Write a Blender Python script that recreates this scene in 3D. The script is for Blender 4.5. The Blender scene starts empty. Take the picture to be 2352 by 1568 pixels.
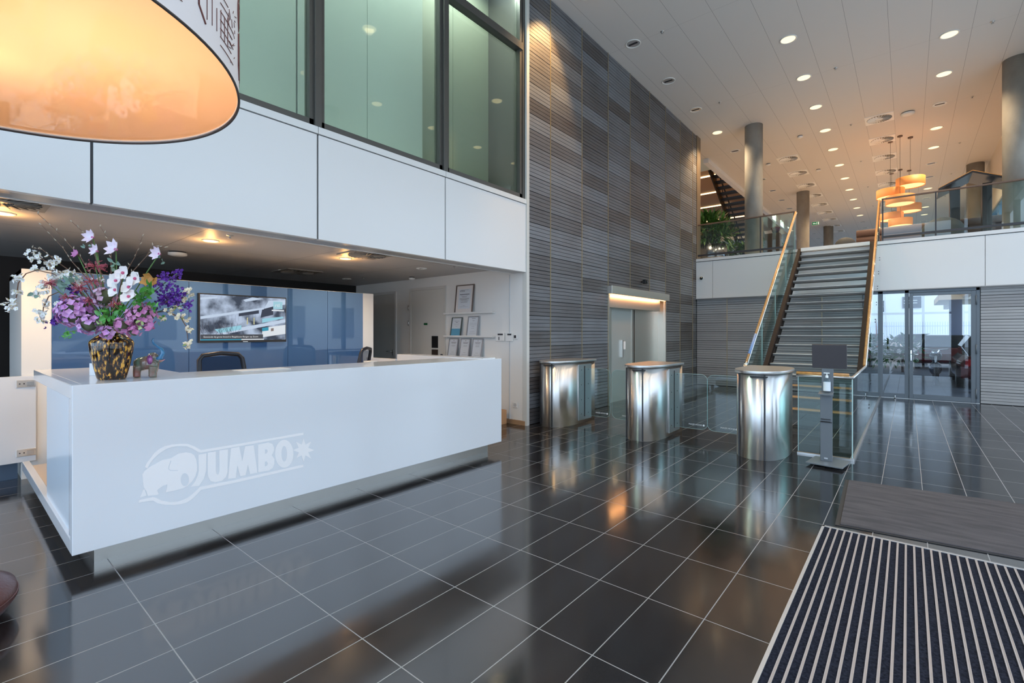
import bpy, bmesh, math, random
from math import sin, cos, pi, radians, sqrt
from mathutils import Vector, Matrix
R_ = random.Random(7)
S = bpy.context.scene
C = S.collection
# ---------------------------------------------------------------- camera
FOC, CXP, HYP, EYE = 1090.0, 1176.0, 764.0, 1.46
TH = math.atan2(2085 - 1176, 1090)
FW = Vector((-sin(TH), cos(TH), 0)); RT = Vector((cos(TH), sin(TH), 0)); UP = Vector((0, 0, 1)); EY = Vector((0, 0, EYE))
cam = bpy.data.cameras.new('camera'); camo = bpy.data.objects.new('camera', cam); C.objects.link(camo)
cam.sensor_width = 36; cam.lens = 36 * FOC / 2352; cam.shift_y = -20 / 2352; cam.clip_start = .05; cam.clip_end = 300
camo.location = EY; camo.rotation_euler = (pi / 2, 0, TH); S.camera = camo
# ---------------------------------------------------------------- light and exposure
S.view_settings.view_transform = 'Standard'; S.view_settings.look = 'None'; S.view_settings.gamma = 1
S.view_settings.use_curve_mapping = False; S.view_settings.exposure = 0.0
W = bpy.data.worlds.new('world'); S.world = W; W.use_nodes = True
bg = W.node_tree.nodes['Background']; bg.inputs[0].default_value = (.60, .78, 1, 1); bg.inputs[1].default_value = 2.65

def light(name, kind, loc, energy, color, rot=(0, 0, 0), **k):
    l = bpy.data.lights.new(name, kind); l.energy = energy; l.color = color
    for a, b in k.items(): setattr(l, a, b)
    o = bpy.data.objects.new(name, l); o.location = loc; o.rotation_euler = rot; C.objects.link(o); return o

WARM = (1, .74, .46)
# daylight through the two glazed fronts (street side on the right, entrance side behind)
light('daylight_street', 'AREA', (3.0, 5.5, 3.4), 150, (.72, .85, 1), (0, radians(90), 0), shape='RECTANGLE', size=6.4, size_y=15)
light('daylight_entrance', 'AREA', (-2.5, -4.6, 3.2), 160, (.50, .72, 1), (radians(90), 0, 0), shape='RECTANGLE', size=9, size_y=5.6)
# ---------------------------------------------------------------- helpers
def pxd(u, v): return FW * FOC + RT * (u - CXP) + UP * (HYP - v)
def onx(u, v, x): d = pxd(u, v); return EY + d * (x / d.x)
def ony(u, v, y): d = pxd(u, v); return EY + d * (y / d.y)
def onz(u, v, z=0): d = pxd(u, v); return EY + d * ((z - EYE) / d.z)
def at(u, v, k): return EY + pxd(u, v) * (k / FOC)

MATS = {}
def aniso_fix(m, rot=.25):
    b = m.node_tree.nodes['Principled BSDF']; b.inputs['Anisotropic Rotation'].default_value = rot; return m
def mat(name, col=(.8, .8, .8), rough=.5, metal=0, spec=.5, ior=1.5, emit=None, es=0, coat=0, aniso=0, trans=0, alpha=1, bump=None, vary=None, sub=0):
    if name in MATS: return MATS[name]
    m = bpy.data.materials.new(name); m.use_nodes = True; MATS[name] = m
    nt = m.node_tree; b = nt.nodes['Principled BSDF']
    def s(i, v):
        if i in b.inputs: b.inputs[i].default_value = v
    s('Base Color', (*col, 1)); s('Roughness', rough); s('Metallic', metal); s('Specular IOR Level', spec); s('IOR', ior)
    s('Coat Weight', coat); s('Coat Roughness', .05); s('Anisotropic', aniso); s('Transmission Weight', trans)
    if emit: s('Emission Color', (*emit, 1)); s('Emission Strength', es)
    if vary or bump:
        tc = nt.nodes.new('ShaderNodeTexCoord'); mp = nt.nodes.new('ShaderNodeMapping'); nz = nt.nodes.new('ShaderNodeTexNoise')
        nt.links.new(tc.outputs['Object'], mp.inputs[0]); nt.links.new(mp.outputs[0], nz.inputs[0])
        if vary:
            sc, c2 = vary[0], vary[1]; nz.inputs['Scale'].default_value = 1; mp.inputs['Scale'].default_value = sc if isinstance(sc, tuple) else (sc,) * 3
            nz.inputs['Detail'].default_value = 5
            cr = nt.nodes.new('ShaderNodeValToRGB'); cr.color_ramp.elements[0].position = .35; cr.color_ramp.elements[1].position = .65
            cr.color_ramp.elements[0].color = (*col, 1); cr.color_ramp.elements[1].color = (*c2, 1)
            nt.links.new(nz.outputs[0], cr.inputs[0]); nt.links.new(cr.outputs[0], b.inputs['Base Color'])
        if bump:
            n2 = nt.nodes.new('ShaderNodeTexNoise'); n2.inputs['Scale'].default_value = bump[0]; nt.links.new(tc.outputs['Object'], n2.inputs[0])
            bp = nt.nodes.new('ShaderNodeBump'); bp.inputs['Strength'].default_value = bump[1]; bp.inputs['Distance'].default_value = bump[2] if len(bump) > 2 else .01
            nt.links.new(n2.outputs[0], bp.inputs['Height']); nt.links.new(bp.outputs[0], b.inputs['Normal'])
    return m

def fresnel(nt, ior):
    # same reflectance seen from either side of a pane
    f = nt.nodes.new('ShaderNodeFresnel'); ge = nt.nodes.new('ShaderNodeNewGeometry'); mr = nt.nodes.new('ShaderNodeMapRange')
    mr.inputs[3].default_value = ior; mr.inputs[4].default_value = 1 / ior
    nt.links.new(ge.outputs['Backfacing'], mr.inputs[0]); nt.links.new(mr.outputs[0], f.inputs[0]); return f
def glassmat(name, tint=(.9, .97, .95), f0=1.5, refl=(1, 1, 1), rough=0.0):
    if name in MATS: return MATS[name]
    m = bpy.data.materials.new(name); m.use_nodes = True; MATS[name] = m; nt = m.node_tree; nt.nodes.clear()
    o = nt.nodes.new('ShaderNodeOutputMaterial'); mx = nt.nodes.new('ShaderNodeMixShader'); t = nt.nodes.new('ShaderNodeBsdfTransparent')
    g = nt.nodes.new('ShaderNodeBsdfGlossy'); f = fresnel(nt, f0)
    t.inputs[0].default_value = (*tint, 1); g.inputs[0].default_value = (*refl, 1); g.inputs['Roughness'].default_value = rough
    nt.links.new(f.outputs[0], mx.inputs[0]); nt.links.new(t.outputs[0], mx.inputs[1]); nt.links.new(g.outputs[0], mx.inputs[2]); nt.links.new(mx.outputs[0], o.inputs[0])
    return m

def grid_lines(nt, sx, ox, sy, oy, w, axes=('X', 'Y')):
    """1 where the object coordinate is within w of a joint of the grid"""
    tc = nt.nodes.new('ShaderNodeTexCoord'); sp = nt.nodes.new('ShaderNodeSeparateXYZ'); nt.links.new(tc.outputs['Object'], sp.inputs[0])
    def M(op, a, b):
        n = nt.nodes.new('ShaderNodeMath'); n.operation = op
        for i, q in enumerate((a, b)):
            if q is None: continue
            if isinstance(q, (int, float)): n.inputs[i].default_value = q
            else: nt.links.new(q, n.inputs[i])
        return n.outputs[0]
    def axis(a, s, o):
        x = M('SUBTRACT', sp.outputs[a], o); x = M('DIVIDE', x, s); x = M('FRACT', x, None); x = M('SUBTRACT', x, .5); x = M('ABSOLUTE', x, None)
        return M('GREATER_THAN', x, .5 - w / s / 2)
    r = axis(axes[0], sx, ox)
    if sy: r = M('MAXIMUM', r, axis(axes[1], sy, oy))
    return r, tc, M

class MB:
    def __init__(s): s.v = []; s.f = []; s.mi = []; s.cur = 0; s.sm = []; s.smooth = False; s.tone = {}
    def add(s, vs, fs):
        o = len(s.v); s.v += [tuple(p) for p in vs]
        for f in fs: s.f.append([i + o for i in f]); s.mi.append(s.cur); s.sm.append(s.smooth)
        return o
    def box(s, x0, x1, y0, y1, z0, z1):
        s.add([(x0, y0, z0), (x1, y0, z0), (x1, y1, z0), (x0, y1, z0), (x0, y0, z1), (x1, y0, z1), (x1, y1, z1), (x0, y1, z1)],
              [(0, 3, 2, 1), (4, 5, 6, 7), (0, 1, 5, 4), (1, 2, 6, 5), (2, 3, 7, 6), (3, 0, 4, 7)]); return s
    def obox(s, c, ax, ay, az, hx, hy, hz):
        vs = []
        for k in (-1, 1):
            for (i, j) in ((-1, -1), (1, -1), (1, 1), (-1, 1)): vs.append(Vector(c) + Vector(ax) * hx * i + Vector(ay) * hy * j + Vector(az) * hz * k)
        s.add(vs, [(0, 3, 2, 1), (4, 5, 6, 7), (0, 1, 5, 4), (1, 2, 6, 5), (2, 3, 7, 6), (3, 0, 4, 7)]); return s
    def cyl(s, p0, p1, r0, r1=None, n=24, caps=True):
        r1 = r0 if r1 is None else r1; p0 = Vector(p0); p1 = Vector(p1); d = (p1 - p0).normalized()
        a = d.orthogonal().normalized(); b = d.cross(a)
        vs = []
        for p, r in ((p0, r0), (p1, r1)):
            for i in range(n): t = 2 * pi * i / n; vs.append(p + (a * cos(t) + b * sin(t)) * r)
        fs = [(i, (i + 1) % n, n + (i + 1) % n, n + i) for i in range(n)]
        sm = s.smooth; s.smooth = True; o = s.add(vs, fs); s.smooth = sm
        if caps: s.f += [[o + i for i in range(n)][::-1], [o + n + i for i in range(n)]]; s.mi += [s.cur] * 2; s.sm += [False] * 2
        return s
    def tube(s, pts, r, n=8):
        pts = [Vector(p) for p in pts]; rs = r if isinstance(r, (list, tuple)) else [r] * len(pts)
        rings = []; a = None
        for i, p in enumerate(pts):
            d = (pts[min(i + 1, len(pts) - 1)] - pts[max(i - 1, 0)]).normalized()
            if a is None: a = d.orthogonal().normalized()
            a = (a - d * a.dot(d)).normalized(); b = d.cross(a)
            rings.append([p + (a * cos(2 * pi * j / n) + b * sin(2 * pi * j / n)) * rs[i] for j in range(n)])
        vs = [q for g in rings for q in g]; fs = []
        for i in range(len(pts) - 1):
            for j in range(n): fs.append((i * n + j, i * n + (j + 1) % n, (i + 1) * n + (j + 1) % n, (i + 1) * n + j))
        sm = s.smooth; s.smooth = True; o = s.add(vs, fs); s.smooth = sm
        s.f += [[o + j for j in range(n)][::-1], [o + (len(pts) - 1) * n + j for j in range(n)]]; s.mi += [s.cur] * 2; s.sm += [False] * 2
        return s
    def prism(s, poly, z0, z1, ax=None):
        """poly in 2D extruded between z0 and z1; ax maps (a,b,c)->xyz"""
        ax = ax or (lambda a, b, c: (a, b, c)); n = len(poly)
        vs = [ax(a, b, z0) for a, b in poly] + [ax(a, b, z1) for a, b in poly]
        fs = [tuple(range(n))[::-1], tuple(range(n, 2 * n))] + [(i, (i + 1) % n, n + (i + 1) % n, n + i) for i in range(n)]
        s.add(vs, fs); return s
    def lathe(s, prof, c=(0, 0, 0), n=32, a0=0, a1=2 * pi, sy=1):
        full = abs(a1 - a0 - 2 * pi) < 1e-6; m = n if full else n + 1
        vs = []
        for r, z in prof:
            for i in range(m): t = a0 + (a1 - a0) * i / n; vs.append((c[0] + r * cos(t), c[1] + r * sin(t) * sy, c[2] + z))
        fs = []
        for k in range(len(prof) - 1):
            for i in range(n): j = (i + 1) % m; fs.append((k * m + i, k * m + j, (k + 1) * m + j, (k + 1) * m + i))
        sm = s.smooth; s.smooth = True; s.add(vs, fs); s.smooth = sm; return s
    def ball(s, c, r, n=10, sq=(1, 1, 1)):
        prof = [(sin(pi * i / n), -cos(pi * i / n)) for i in range(n + 1)]
        vs = []
        for a, z in prof:
            for i in range(n): t = 2 * pi * i / n; vs.append((c[0] + r * sq[0] * a * cos(t), c[1] + r * sq[1] * a * sin(t), c[2] + r * sq[2] * z))
        fs = [(k * n + i, k * n + (i + 1) % n, (k + 1) * n + (i + 1) % n, (k + 1) * n + i) for k in range(n) for i in range(n)]
        sm = s.smooth; s.smooth = True; s.add(vs, fs); s.smooth = sm; return s
    def petal(s, base, d, nrm, L, Wd, curl=.3, n=5):
        """one leaf or petal from base along d, cupped about nrm"""
        base = Vector(base); d = Vector(d).normalized(); nrm = Vector(nrm); nrm = (nrm - d * nrm.dot(d)).normalized(); sd = d.cross(nrm)
        vs = []
        for i in range(n + 1):
            t = i / n; w = Wd * sin(pi * min(1, .08 + .92 * t) ** .85) * .5 if t < 1 else 0
            up = curl * L * t * t
            for j in (-1, 0, 1): vs.append(base + d * L * t * (1 - .2 * abs(curl) * t) + nrm * (up + abs(j) * w * .35) + sd * w * j)
        fs = []
        for i in range(n):
            for j in range(2): fs.append((i * 3 + j, i * 3 + j + 1, (i + 1) * 3 + j + 1, (i + 1) * 3 + j))
        sm = s.smooth; s.smooth = True; s.add(vs, fs); s.smooth = sm; return s
    def build(s, name, m, parent=None, bevel=0, seg=2, wloc=None, kind=None, label=None):
        me = bpy.data.meshes.new(name); off = Vector((0, 0, 0))
        if parent is not None:
            q = parent
            while q is not None: off += q.location; q = q.parent
        elif wloc is not None: off = Vector(wloc)
        me.from_pydata([(x - off.x, y - off.y, z - off.z) for x, y, z in s.v], [], s.f)
        for mm in (m if isinstance(m, (list, tuple)) else [m]): me.materials.append(mm)
        me.polygons.foreach_set('material_index', s.mi); me.polygons.foreach_set('use_smooth', s.sm); me.validate(); me.update()
        b = bmesh.new(); b.from_mesh(me); bmesh.ops.recalc_face_normals(b, faces=b.faces); b.to_mesh(me); b.free()
        o = bpy.data.objects.new(name, me); C.objects.link(o)
        if parent is not None: o.parent = parent
        elif wloc is not None: o.location = wloc
        if bevel:
            bm = o.modifiers.new('bevel', 'BEVEL'); bm.width = bevel; bm.segments = seg; bm.limit_method = 'ANGLE'; bm.angle_limit = radians(40)
        if kind: o['kind'] = kind
        if label: o['label'] = label
        return o

def tag(o, label, cat, group=None, kind=None):
    o['label'] = label; o['category'] = cat
    if group: o['group'] = group
    if kind: o['kind'] = kind
    return o
def thing(name, label, cat, loc=(0, 0, 0), group=None):
    o = bpy.data.objects.new(name, None); C.objects.link(o); o.location = loc; o.empty_display_size = .05
    return tag(o, label, cat, group)
def struct(mb, name, m, label, **k):
    o = mb.build(name, m, **k); o['kind'] = 'structure'; o['label'] = label; return o
def kids(o): return KID.get(o, [])
def copy_tree(o, parent=None):
    c = o.copy(); C.objects.link(c)
    if parent is not None: c.parent = parent
    for ch in [x for x in C.objects if x.parent == o]: copy_tree(ch, c)
    return c
def dup(src, loc, label, rotz=0, group=None):
    c = copy_tree(src); c.location = loc; c.rotation_euler = (0, 0, rotz); c['label'] = label
    if group: c['group'] = group
    return c
def flat_shape(name, loops, depth, mapping, m, parent):
    """2D outline with holes, filled and given a thickness"""
    cu = bpy.data.curves.new(name, 'CURVE'); cu.dimensions = '2D'; cu.fill_mode = 'BOTH'
    for L in loops:
        sp = cu.splines.new('POLY'); sp.points.add(len(L) - 1)
        for i, (a, b) in enumerate(L): sp.points[i].co = (a, b, 0, 1)
        sp.use_cyclic_u = True
    return _cu2mesh(name, cu, depth, mapping, m, parent)
def _cu2mesh(name, cu, depth, mapping, m, parent):
    cu.extrude = depth / 2
    t = bpy.data.objects.new(name, cu); C.objects.link(t); dg = bpy.context.evaluated_depsgraph_get(); dg.update()
    me = bpy.data.meshes.new_from_object(t.evaluated_get(dg)); bpy.data.objects.remove(t)
    off = Vector((0, 0, 0)); q = parent
    while q is not None: off += q.location; q = q.parent
    for v in me.vertices: v.co = Vector(mapping(v.co.x, v.co.y, v.co.z)) - off
    me.materials.clear(); me.materials.append(m); me.update()
    o = bpy.data.objects.new(name, me); C.objects.link(o)
    if parent is not None: o.parent = parent
    return o
def text(name, body, size, mapping, m, parent, depth=.001, bold=0, align='LEFT'):
    cu = bpy.data.curves.new(name, 'FONT'); cu.body = body; cu.size = size; cu.offset = bold; cu.align_x = align; cu.resolution_u = 3
    return _cu2mesh(name, cu, depth, mapping, m, parent)
ORD = ['first', 'second', 'third', 'fourth', 'fifth', 'sixth', 'seventh', 'eighth', 'ninth', 'tenth', 'eleventh', 'twelfth', 'thirteenth', 'fourteenth', 'fifteenth', 'sixteenth', 'seventeenth', 'eighteenth', 'nineteenth', 'twentieth', 'twenty-first', 'twenty-second']

# ---------------------------------------------------------------- materials
white = mat('white_panel', (.75, .745, .735), .3)
whitem = mat('white_paint', (.78, .77, .74), .5)
deskm = mat('desk_white', (.70, .72, .745), .18, coat=.3)
steel = aniso_fix(mat('brushed_steel', (.84, .83, .81), .30, 1, aniso=.95))
steel2 = mat('satin_steel', (.58, .57, .55), .34, 1)
chrome = mat('chrome', (.8, .8, .8), .08, 1)
dark = mat('dark_metal', (.03, .03, .035), .4)
blackm = mat('black', (.008, .008, .009), .5)
frameg = mat('grey_aluminium', (.13, .15, .17), .35, .3)
bronze = mat('bronze_frame', (.10, .095, .085), .35, .4)
oak = mat('oak_rail', (.50, .24, .07), .3, vary=((30, 2, 30), (.62, .32, .10)))
brass = mat('brass_fin', (.45, .36, .22), .35, .7)
concrete = mat('concrete', (.24, .22, .19), .75, vary=((2.2, 2.2, 1.2), (.36, .34, .30)), bump=(30, .15))
glass = glassmat('clear_glass', (.90, .96, .95))
glassg = glassmat('green_glass', (.80, .92, .90))
green_edge = mat('glass_edge', (.25, .55, .50), .1, emit=None)

# ---------------------------------------------------------------- floor
fm = mat('granite_floor', (.012, .0115, .013), .1, ior=2.35)
nt = fm.node_tree; b = nt.nodes['Principled BSDF']
ln, tc, M_ = grid_lines(nt, .3006, -.797, .6015, 1.884, .0052)
vn = nt.nodes.new('ShaderNodeTexNoise'); vn.inputs['Scale'].default_value = 160; vn.inputs['Detail'].default_value = 3; nt.links.new(tc.outputs['Object'], vn.inputs[0])
v2 = nt.nodes.new('ShaderNodeTexNoise'); v2.inputs['Scale'].default_value = 2.2; v2.inputs['Detail'].default_value = 6; nt.links.new(tc.outputs['Object'], v2.inputs[0])
cr = nt.nodes.new('ShaderNodeValToRGB'); cr.color_ramp.elements[0].position = .45; cr.color_ramp.elements[1].position = .8
cr.color_ramp.elements[0].color = (.007, .0065, .008, 1); cr.color_ramp.elements[1].color = (.045, .042, .042, 1); nt.links.new(vn.outputs[0], cr.inputs[0])
mx = nt.nodes.new('ShaderNodeMix'); mx.data_type = 'RGBA'; nt.links.new(ln, mx.inputs[0]); nt.links.new(cr.outputs[0], mx.inputs[6]); mx.inputs[7].default_value = (.20, .20, .21, 1)
nt.links.new(mx.outputs[2], b.inputs['Base Color'])
mr = nt.nodes.new('ShaderNodeMapRange'); mr.inputs[1].default_value = .3; mr.inputs[2].default_value = .75; mr.inputs[3].default_value = .09; mr.inputs[4].default_value = .16
nt.links.new(v2.outputs[0], mr.inputs[0]); rr = M_('MAXIMUM', mr.outputs[0], M_('MULTIPLY', ln, .6)); nt.links.new(rr, b.inputs['Roughness'])
struct(MB().box(-9.6, 2.7, -4.4, 13.85, -.1, 0), 'floor', fm, 'dark polished granite tile floor with pale joints')

# ---------------------------------------------------------------- ceilings
cmat = mat('ceiling_panel', (.70, .67, .64), .55)
nt = cmat.node_tree; b = nt.nodes['Principled BSDF']
ln, tc, M_ = grid_lines(nt, .587, -3.79, 0, 0, .006)
ln2, _, _ = grid_lines(nt, 3.53, 1.5, 0, 0, .006, ('Y', 'Y'))
mx = nt.nodes.new('ShaderNodeMix'); mx.data_type = 'RGBA'; nt.links.new(M_('MAXIMUM', ln, M_('MULTIPLY', ln2, .5)), mx.inputs[0]); mx.inputs[6].default_value = (.70, .67, .64, 1); mx.inputs[7].default_value = (.33, .31, .30, 1)
nt.links.new(mx.outputs[2], b.inputs['Base Color'])
CZ = 7.05
VX0, VX1, VY0, VY1 = -9.0, -5.0, 15.7, 30.5       # stair void
cb = MB().box(-4.9, 2.7, -4.4, 48, CZ, CZ + .3).box(-12, VX1, 13.9, VY0, CZ, CZ + .3).box(VX1, -4.9, 13.9, 48, CZ, CZ + .3)
struct(cb, 'ceiling', cmat, 'high panelled ceiling with long joints')
acm = mat('alcove_ceiling', (.55, .52, .50), .5)
nt = acm.node_tree; b = nt.nodes['Principled BSDF']
ln, tc, M_ = grid_lines(nt, 1.2, -5.43, 1.5, .2, .008)
mx = nt.nodes.new('ShaderNodeMix'); mx.data_type = 'RGBA'; nt.links.new(ln, mx.inputs[0]); mx.inputs[6].default_value = (.55, .52, .50, 1); mx.inputs[7].default_value = (.22, .2, .19, 1)
nt.links.new(mx.outputs[2], b.inputs['Base Color'])
struct(MB().box(-9.6, -4.87, -4.4, 6.1, 2.5, 2.62), 'ceiling', acm, 'low panelled ceiling over the reception desk')

# ---------------------------------------------------------------- fascia above the desk
fm_ = MB()
for a, b_ in ((-4.4, -1.02), (-1.01, .695), (.705, 2.433), (2.443, 4.164), (4.174, 5.86)): fm_.box(-4.66, -4.6, a + .004, b_ - .004, 2.41, 3.47)
struct(fm_, 'wall_left', white, 'white fascia panels above the reception desk', bevel=.002)
struct(MB().box(-4.66, -4.62, -4.4, 5.86, 2.42, 3.5), 'trim_1', dark, 'dark joint backing behind the white fascia panels')
fs = MB()
for a, b_ in ((-4.4, .69), (.695, 2.437), (2.443, 4.168), (4.174, 5.86)): fs.box(-4.9, -4.592, a, b_, 3.48, 3.55)
struct(fs, 'trim_2', mat('ledge_white', (.72, .72, .70), .4), 'white ledge along the top of the fascia')
soff = mat('soffit_grey', (.42, .42, .42), .3, .2)
struct(MB().box(-4.86, -4.66, -4.4, 5.86, 2.41, 2.43), 'trim_3', soff, 'grey underside strip below the fascia')
struct(MB().box(-4.885, -4.86, -4.4, 5.86, 2.405, 2.5), 'trim_4', white, 'thin white lip at the edge of the low ceiling')
struct(MB().box(-4.9, -4.7, -4.4, 5.86, 2.6, 3.5), 'wall_front', whitem, 'slab edge behind the fascia')

# upper glazing: three tall panes in bronze frames
blind = mat('sage_blind', (.56, .60, .56), .6)
sage_dim = mat('olive_backing', (.26, .27, .21), .6)
wf = bronze
up_glass = glassmat('upper_glass', (.84, .90, .86), 1.7, (.95, 1, .98))
wins = [(-1.1, .66), (.70, 2.41), (2.47, 4.14), (4.2, 5.78)]
for i, (a, b_) in enumerate(wins):
    w = thing('window_%d' % (i + 1), ['tall green tinted pane furthest left behind the drum lamp', 'tall green tinted pane above the fascia, left of two mullions', 'wide green tinted pane above the fascia between two mullions', 'darker glazed bay with a crossbar beside the wood wall'][i], 'window', (-4.7, a, 3.55))
    w['kind'] = 'structure'
    f = MB().box(-4.72, -4.62, a, a + .05, 3.55, CZ).box(-4.72, -4.62, b_ - .05, b_, 3.55, CZ).box(-4.72, -4.62, a, b_, 3.55, 3.62)
    if i == 3: f.box(-4.72, -4.6, a, b_, 5.86, 5.97)
    f.build('window_frame', wf, w)
    MB().box(-4.69, -4.675, a + .05, b_ - .05, 3.6, CZ).build('pane', up_glass, w)
    if i < 3:
        k = MB()
        mid = (a + b_) / 2
        k.box(-5.06, -5.05, a - .02, mid - .004, 3.55, CZ).box(-5.06, -5.05, mid + .004, b_ + .02, 3.55, CZ); k.build('blind', blind, w)
    else:
        k = MB(); k.box(-5.36, -5.35, a - .02, 5.0, 3.55, CZ).box(-5.36, -5.35, 5.006, b_ + .1, 3.55, CZ); k.build('blind', sage_dim, w)
mu = MB()
for y in (.68, 2.44, 4.17): mu.box(-4.75, -4.585, y - .035, y + .035, 3.55, CZ)
struct(mu, 'trim_5', wf, 'dark bronze mullions between the upper panes', bevel=.004)
struct(MB().box(-5.4, -4.62, 5.8, 5.86, 3.55, CZ), 'trim_6', wf, 'bronze frame where the upper glazing meets the wood wall')
struct(MB().box(-5.5, -5.4, -4.4, 5.9, 3.5, CZ + .1), 'wall_rear', blind, 'backing behind the upper glazing')
light('upper_glazing_fill', 'AREA', (-4.88, 2.3, 6.95), 260, (.9, 1, .92), (0, 0, 0), shape='RECTANGLE', size=.25, size_y=6.5)  # added fill lamp that brightens the blinds behind the upper panes

# ---------------------------------------------------------------- wood cladding
wood = bpy.data.materials.new('smoked_wood'); wood.use_nodes = True; nt = wood.node_tree; b = nt.nodes['Principled BSDF']
at_ = nt.nodes.new('ShaderNodeAttribute'); at_.attribute_name = 'tone'
tc = nt.nodes.new('ShaderNodeTexCoord'); mp = nt.nodes.new('ShaderNodeMapping'); mp.inputs['Scale'].default_value = (1.2, 1.2, 60)
nz = nt.nodes.new('ShaderNodeTexNoise'); nz.inputs['Scale'].default_value = 1.6; nz.inputs['Detail'].default_value = 6
nt.links.new(tc.outputs['Object'], mp.inputs[0]); nt.links.new(mp.outputs[0], nz.inputs[0])
n2 = nt.nodes.new('ShaderNodeTexNoise'); n2.inputs['Scale'].default_value = 1.3; n2.inputs['Detail'].default_value = 4; nt.links.new(tc.outputs['Object'], n2.inputs[0])
ad = nt.nodes.new('ShaderNodeMath'); ad.operation = 'ADD'; nt.links.new(nz.outputs[0], ad.inputs[0]); nt.links.new(n2.outputs[0], ad.inputs[1])
mu_ = nt.nodes.new('ShaderNodeMath'); mu_.operation = 'MULTIPLY_ADD'; nt.links.new(ad.outputs[0], mu_.inputs[0]); mu_.inputs[1].default_value = .35; nt.links.new(at_.outputs['Fac'], mu_.inputs[2])
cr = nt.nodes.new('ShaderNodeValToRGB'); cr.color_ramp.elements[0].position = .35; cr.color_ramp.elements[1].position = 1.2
cr.color_ramp.elements[0].color = (.045, .037, .035, 1); cr.color_ramp.elements[1].position = 1.0; cr.color_ramp.elements[1].color = (.20, .225, .26, 1)  # bright end tinted cool, standing in for the bluish daylight sheen on the boards
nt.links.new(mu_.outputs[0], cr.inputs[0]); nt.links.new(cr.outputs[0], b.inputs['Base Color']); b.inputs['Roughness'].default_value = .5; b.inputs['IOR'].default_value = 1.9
wood_lt = wood.copy(); wood_lt.name = 'weathered_wood'
for n in wood_lt.node_tree.nodes:
    if n.type == 'VALTORGB': n.color_ramp.elements[0].color = (.22, .21, .21, 1); n.color_ramp.elements[1].color = (.42, .41, .40, 1)
PIT = .0618
def cladding(name, spans, z0, z1, face, plane, m, label, holes=(), d=.022, gap=.007):
    """horizontal boards of four slats; spans are the bays; face 'x' or 'y' is the outward axis"""
    mb = MB(); tones = []
    nrow = int((z1 - z0) / PIT + .5)
    for bi, (a, c) in enumerate(spans):
        g = R_.random()
        for r in range(nrow):
            if r % 4 == 0: g = R_.random() * .40 + .02
            za = z0 + r * PIT; zb = min(za + PIT - (gap * 1.7 if r % 4 == 3 else gap), z1)
            segs = [(a, c)]
            for (h0, h1, hz0, hz1) in holes:
                if zb > hz0 and za < hz1:
                    ns = []
                    for (p, q) in segs:
                        if q <= h0 or p >= h1: ns.append((p, q))
                        else:
                            if p < h0: ns.append((p, h0))
                            if q > h1: ns.append((h1, q))
                    segs = ns
            for (p, q) in segs:
                n0 = len(mb.v)
                if face == 'x': mb.box(plane - d, plane, p + .006, q - .006, za, zb)
                else: mb.box(p + .006, q - .006, plane, plane + d, za, zb)
                tones += [g] * (len(mb.v) - n0)
    o = mb.build(name, m); o['kind'] = 'structure'; o['label'] = label
    A = o.data.attributes.new('tone', 'FLOAT', 'POINT')
    if len(A.data) == len(tones): A.data.foreach_set('value', tones)
    return o
FY = [5.93, 6.52, 7.52, 8.51, 9.49, 10.49, 11.44, 12.42, 13.36, 13.68]
LH = (8.51, 11.44, 0, 2.40)
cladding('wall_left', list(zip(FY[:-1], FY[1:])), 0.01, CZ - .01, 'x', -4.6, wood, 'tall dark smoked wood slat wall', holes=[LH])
struct(MB().box(-4.75, -4.621, 5.88, 8.51, 0, CZ).box(-4.75, -4.621, 8.51, 11.44, 2.40, CZ).box(-4.75, -4.621, 11.44, 13.7, 0, CZ), 'wall_left', blackm, 'black backing of the wood slats')
fin = MB()
for y in FY[1:-1]:
    zz = 2.40 if y in (9.49, 10.49) else 0
    fin.box(-4.62, -4.592, y - .006, y + .006, zz, CZ)
struct(fin, 'trim_7', brass, 'thin brass strips between the bays of the wood wall')
struct(MB().box(-4.67, -4.585, 5.86, 5.925, 0, CZ), 'trim_8', mat('pale_trim', (.62, .62, .58), .35), 'pale vertical corner trim beside the wood wall')
# far end of the wood wall rises past the upper floor
struct(MB().box(-4.8, -4.585, 13.68, 13.98, 3.55, CZ), 'trim_9', mat('umber_panel', (.16, .12, .08), .4), 'brown end panel of the wood wall on the upper floor')
# back wall below the gallery
cladding('wall_back', [(-4.6, -3.785), (-3.785, -1.603), (-1.603, -.80)], .01, 2.42, 'y', 13.7, wood_lt, 'weathered grey slat wall behind the stairs')
cladding('wall_back', [(1.15, 2.68)], .01, 2.42, 'y', 13.7, wood_lt, 'weathered grey slat wall right of the glass door')
struct(MB().box(-4.8, -.8, 13.724, 13.9, 0, 3.2).box(1.15, 2.9, 13.724, 13.9, 0, 3.2).box(-.8, 1.15, 13.75, 13.9, 2.44, 3.2), 'wall_back', blackm, 'dark backing of the rear wall')
fb = MB()
for a, b_ in ((-4.6, -4.155), (-4.148, 1.212), (1.219, 2.7)): fb.box(a, b_, 13.66, 13.72, 2.42, 3.45)
struct(fb, 'wall_back', white, 'white fascia panels of the gallery edge', bevel=.002)
struct(MB().box(-4.6, -2.11, 13.645, 13.9, 3.465, 3.54).box(-.575, 2.7, 13.645, 13.9, 3.465, 3.54), 'trim_10', white, 'white ledge along the gallery edge')
struct(MB().box(-4.6, 2.7, 13.69, 13.71, 3.44, 3.47), 'trim_11', dark, 'dark joint under the gallery ledge')
fin = MB()
for x in (-3.785, -1.603): fin.box(x - .006, x + .006, 13.69, 13.705, 0, 2.42)
struct(fin, 'trim_12', brass, 'thin brass strips in the rear slat wall')
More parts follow.
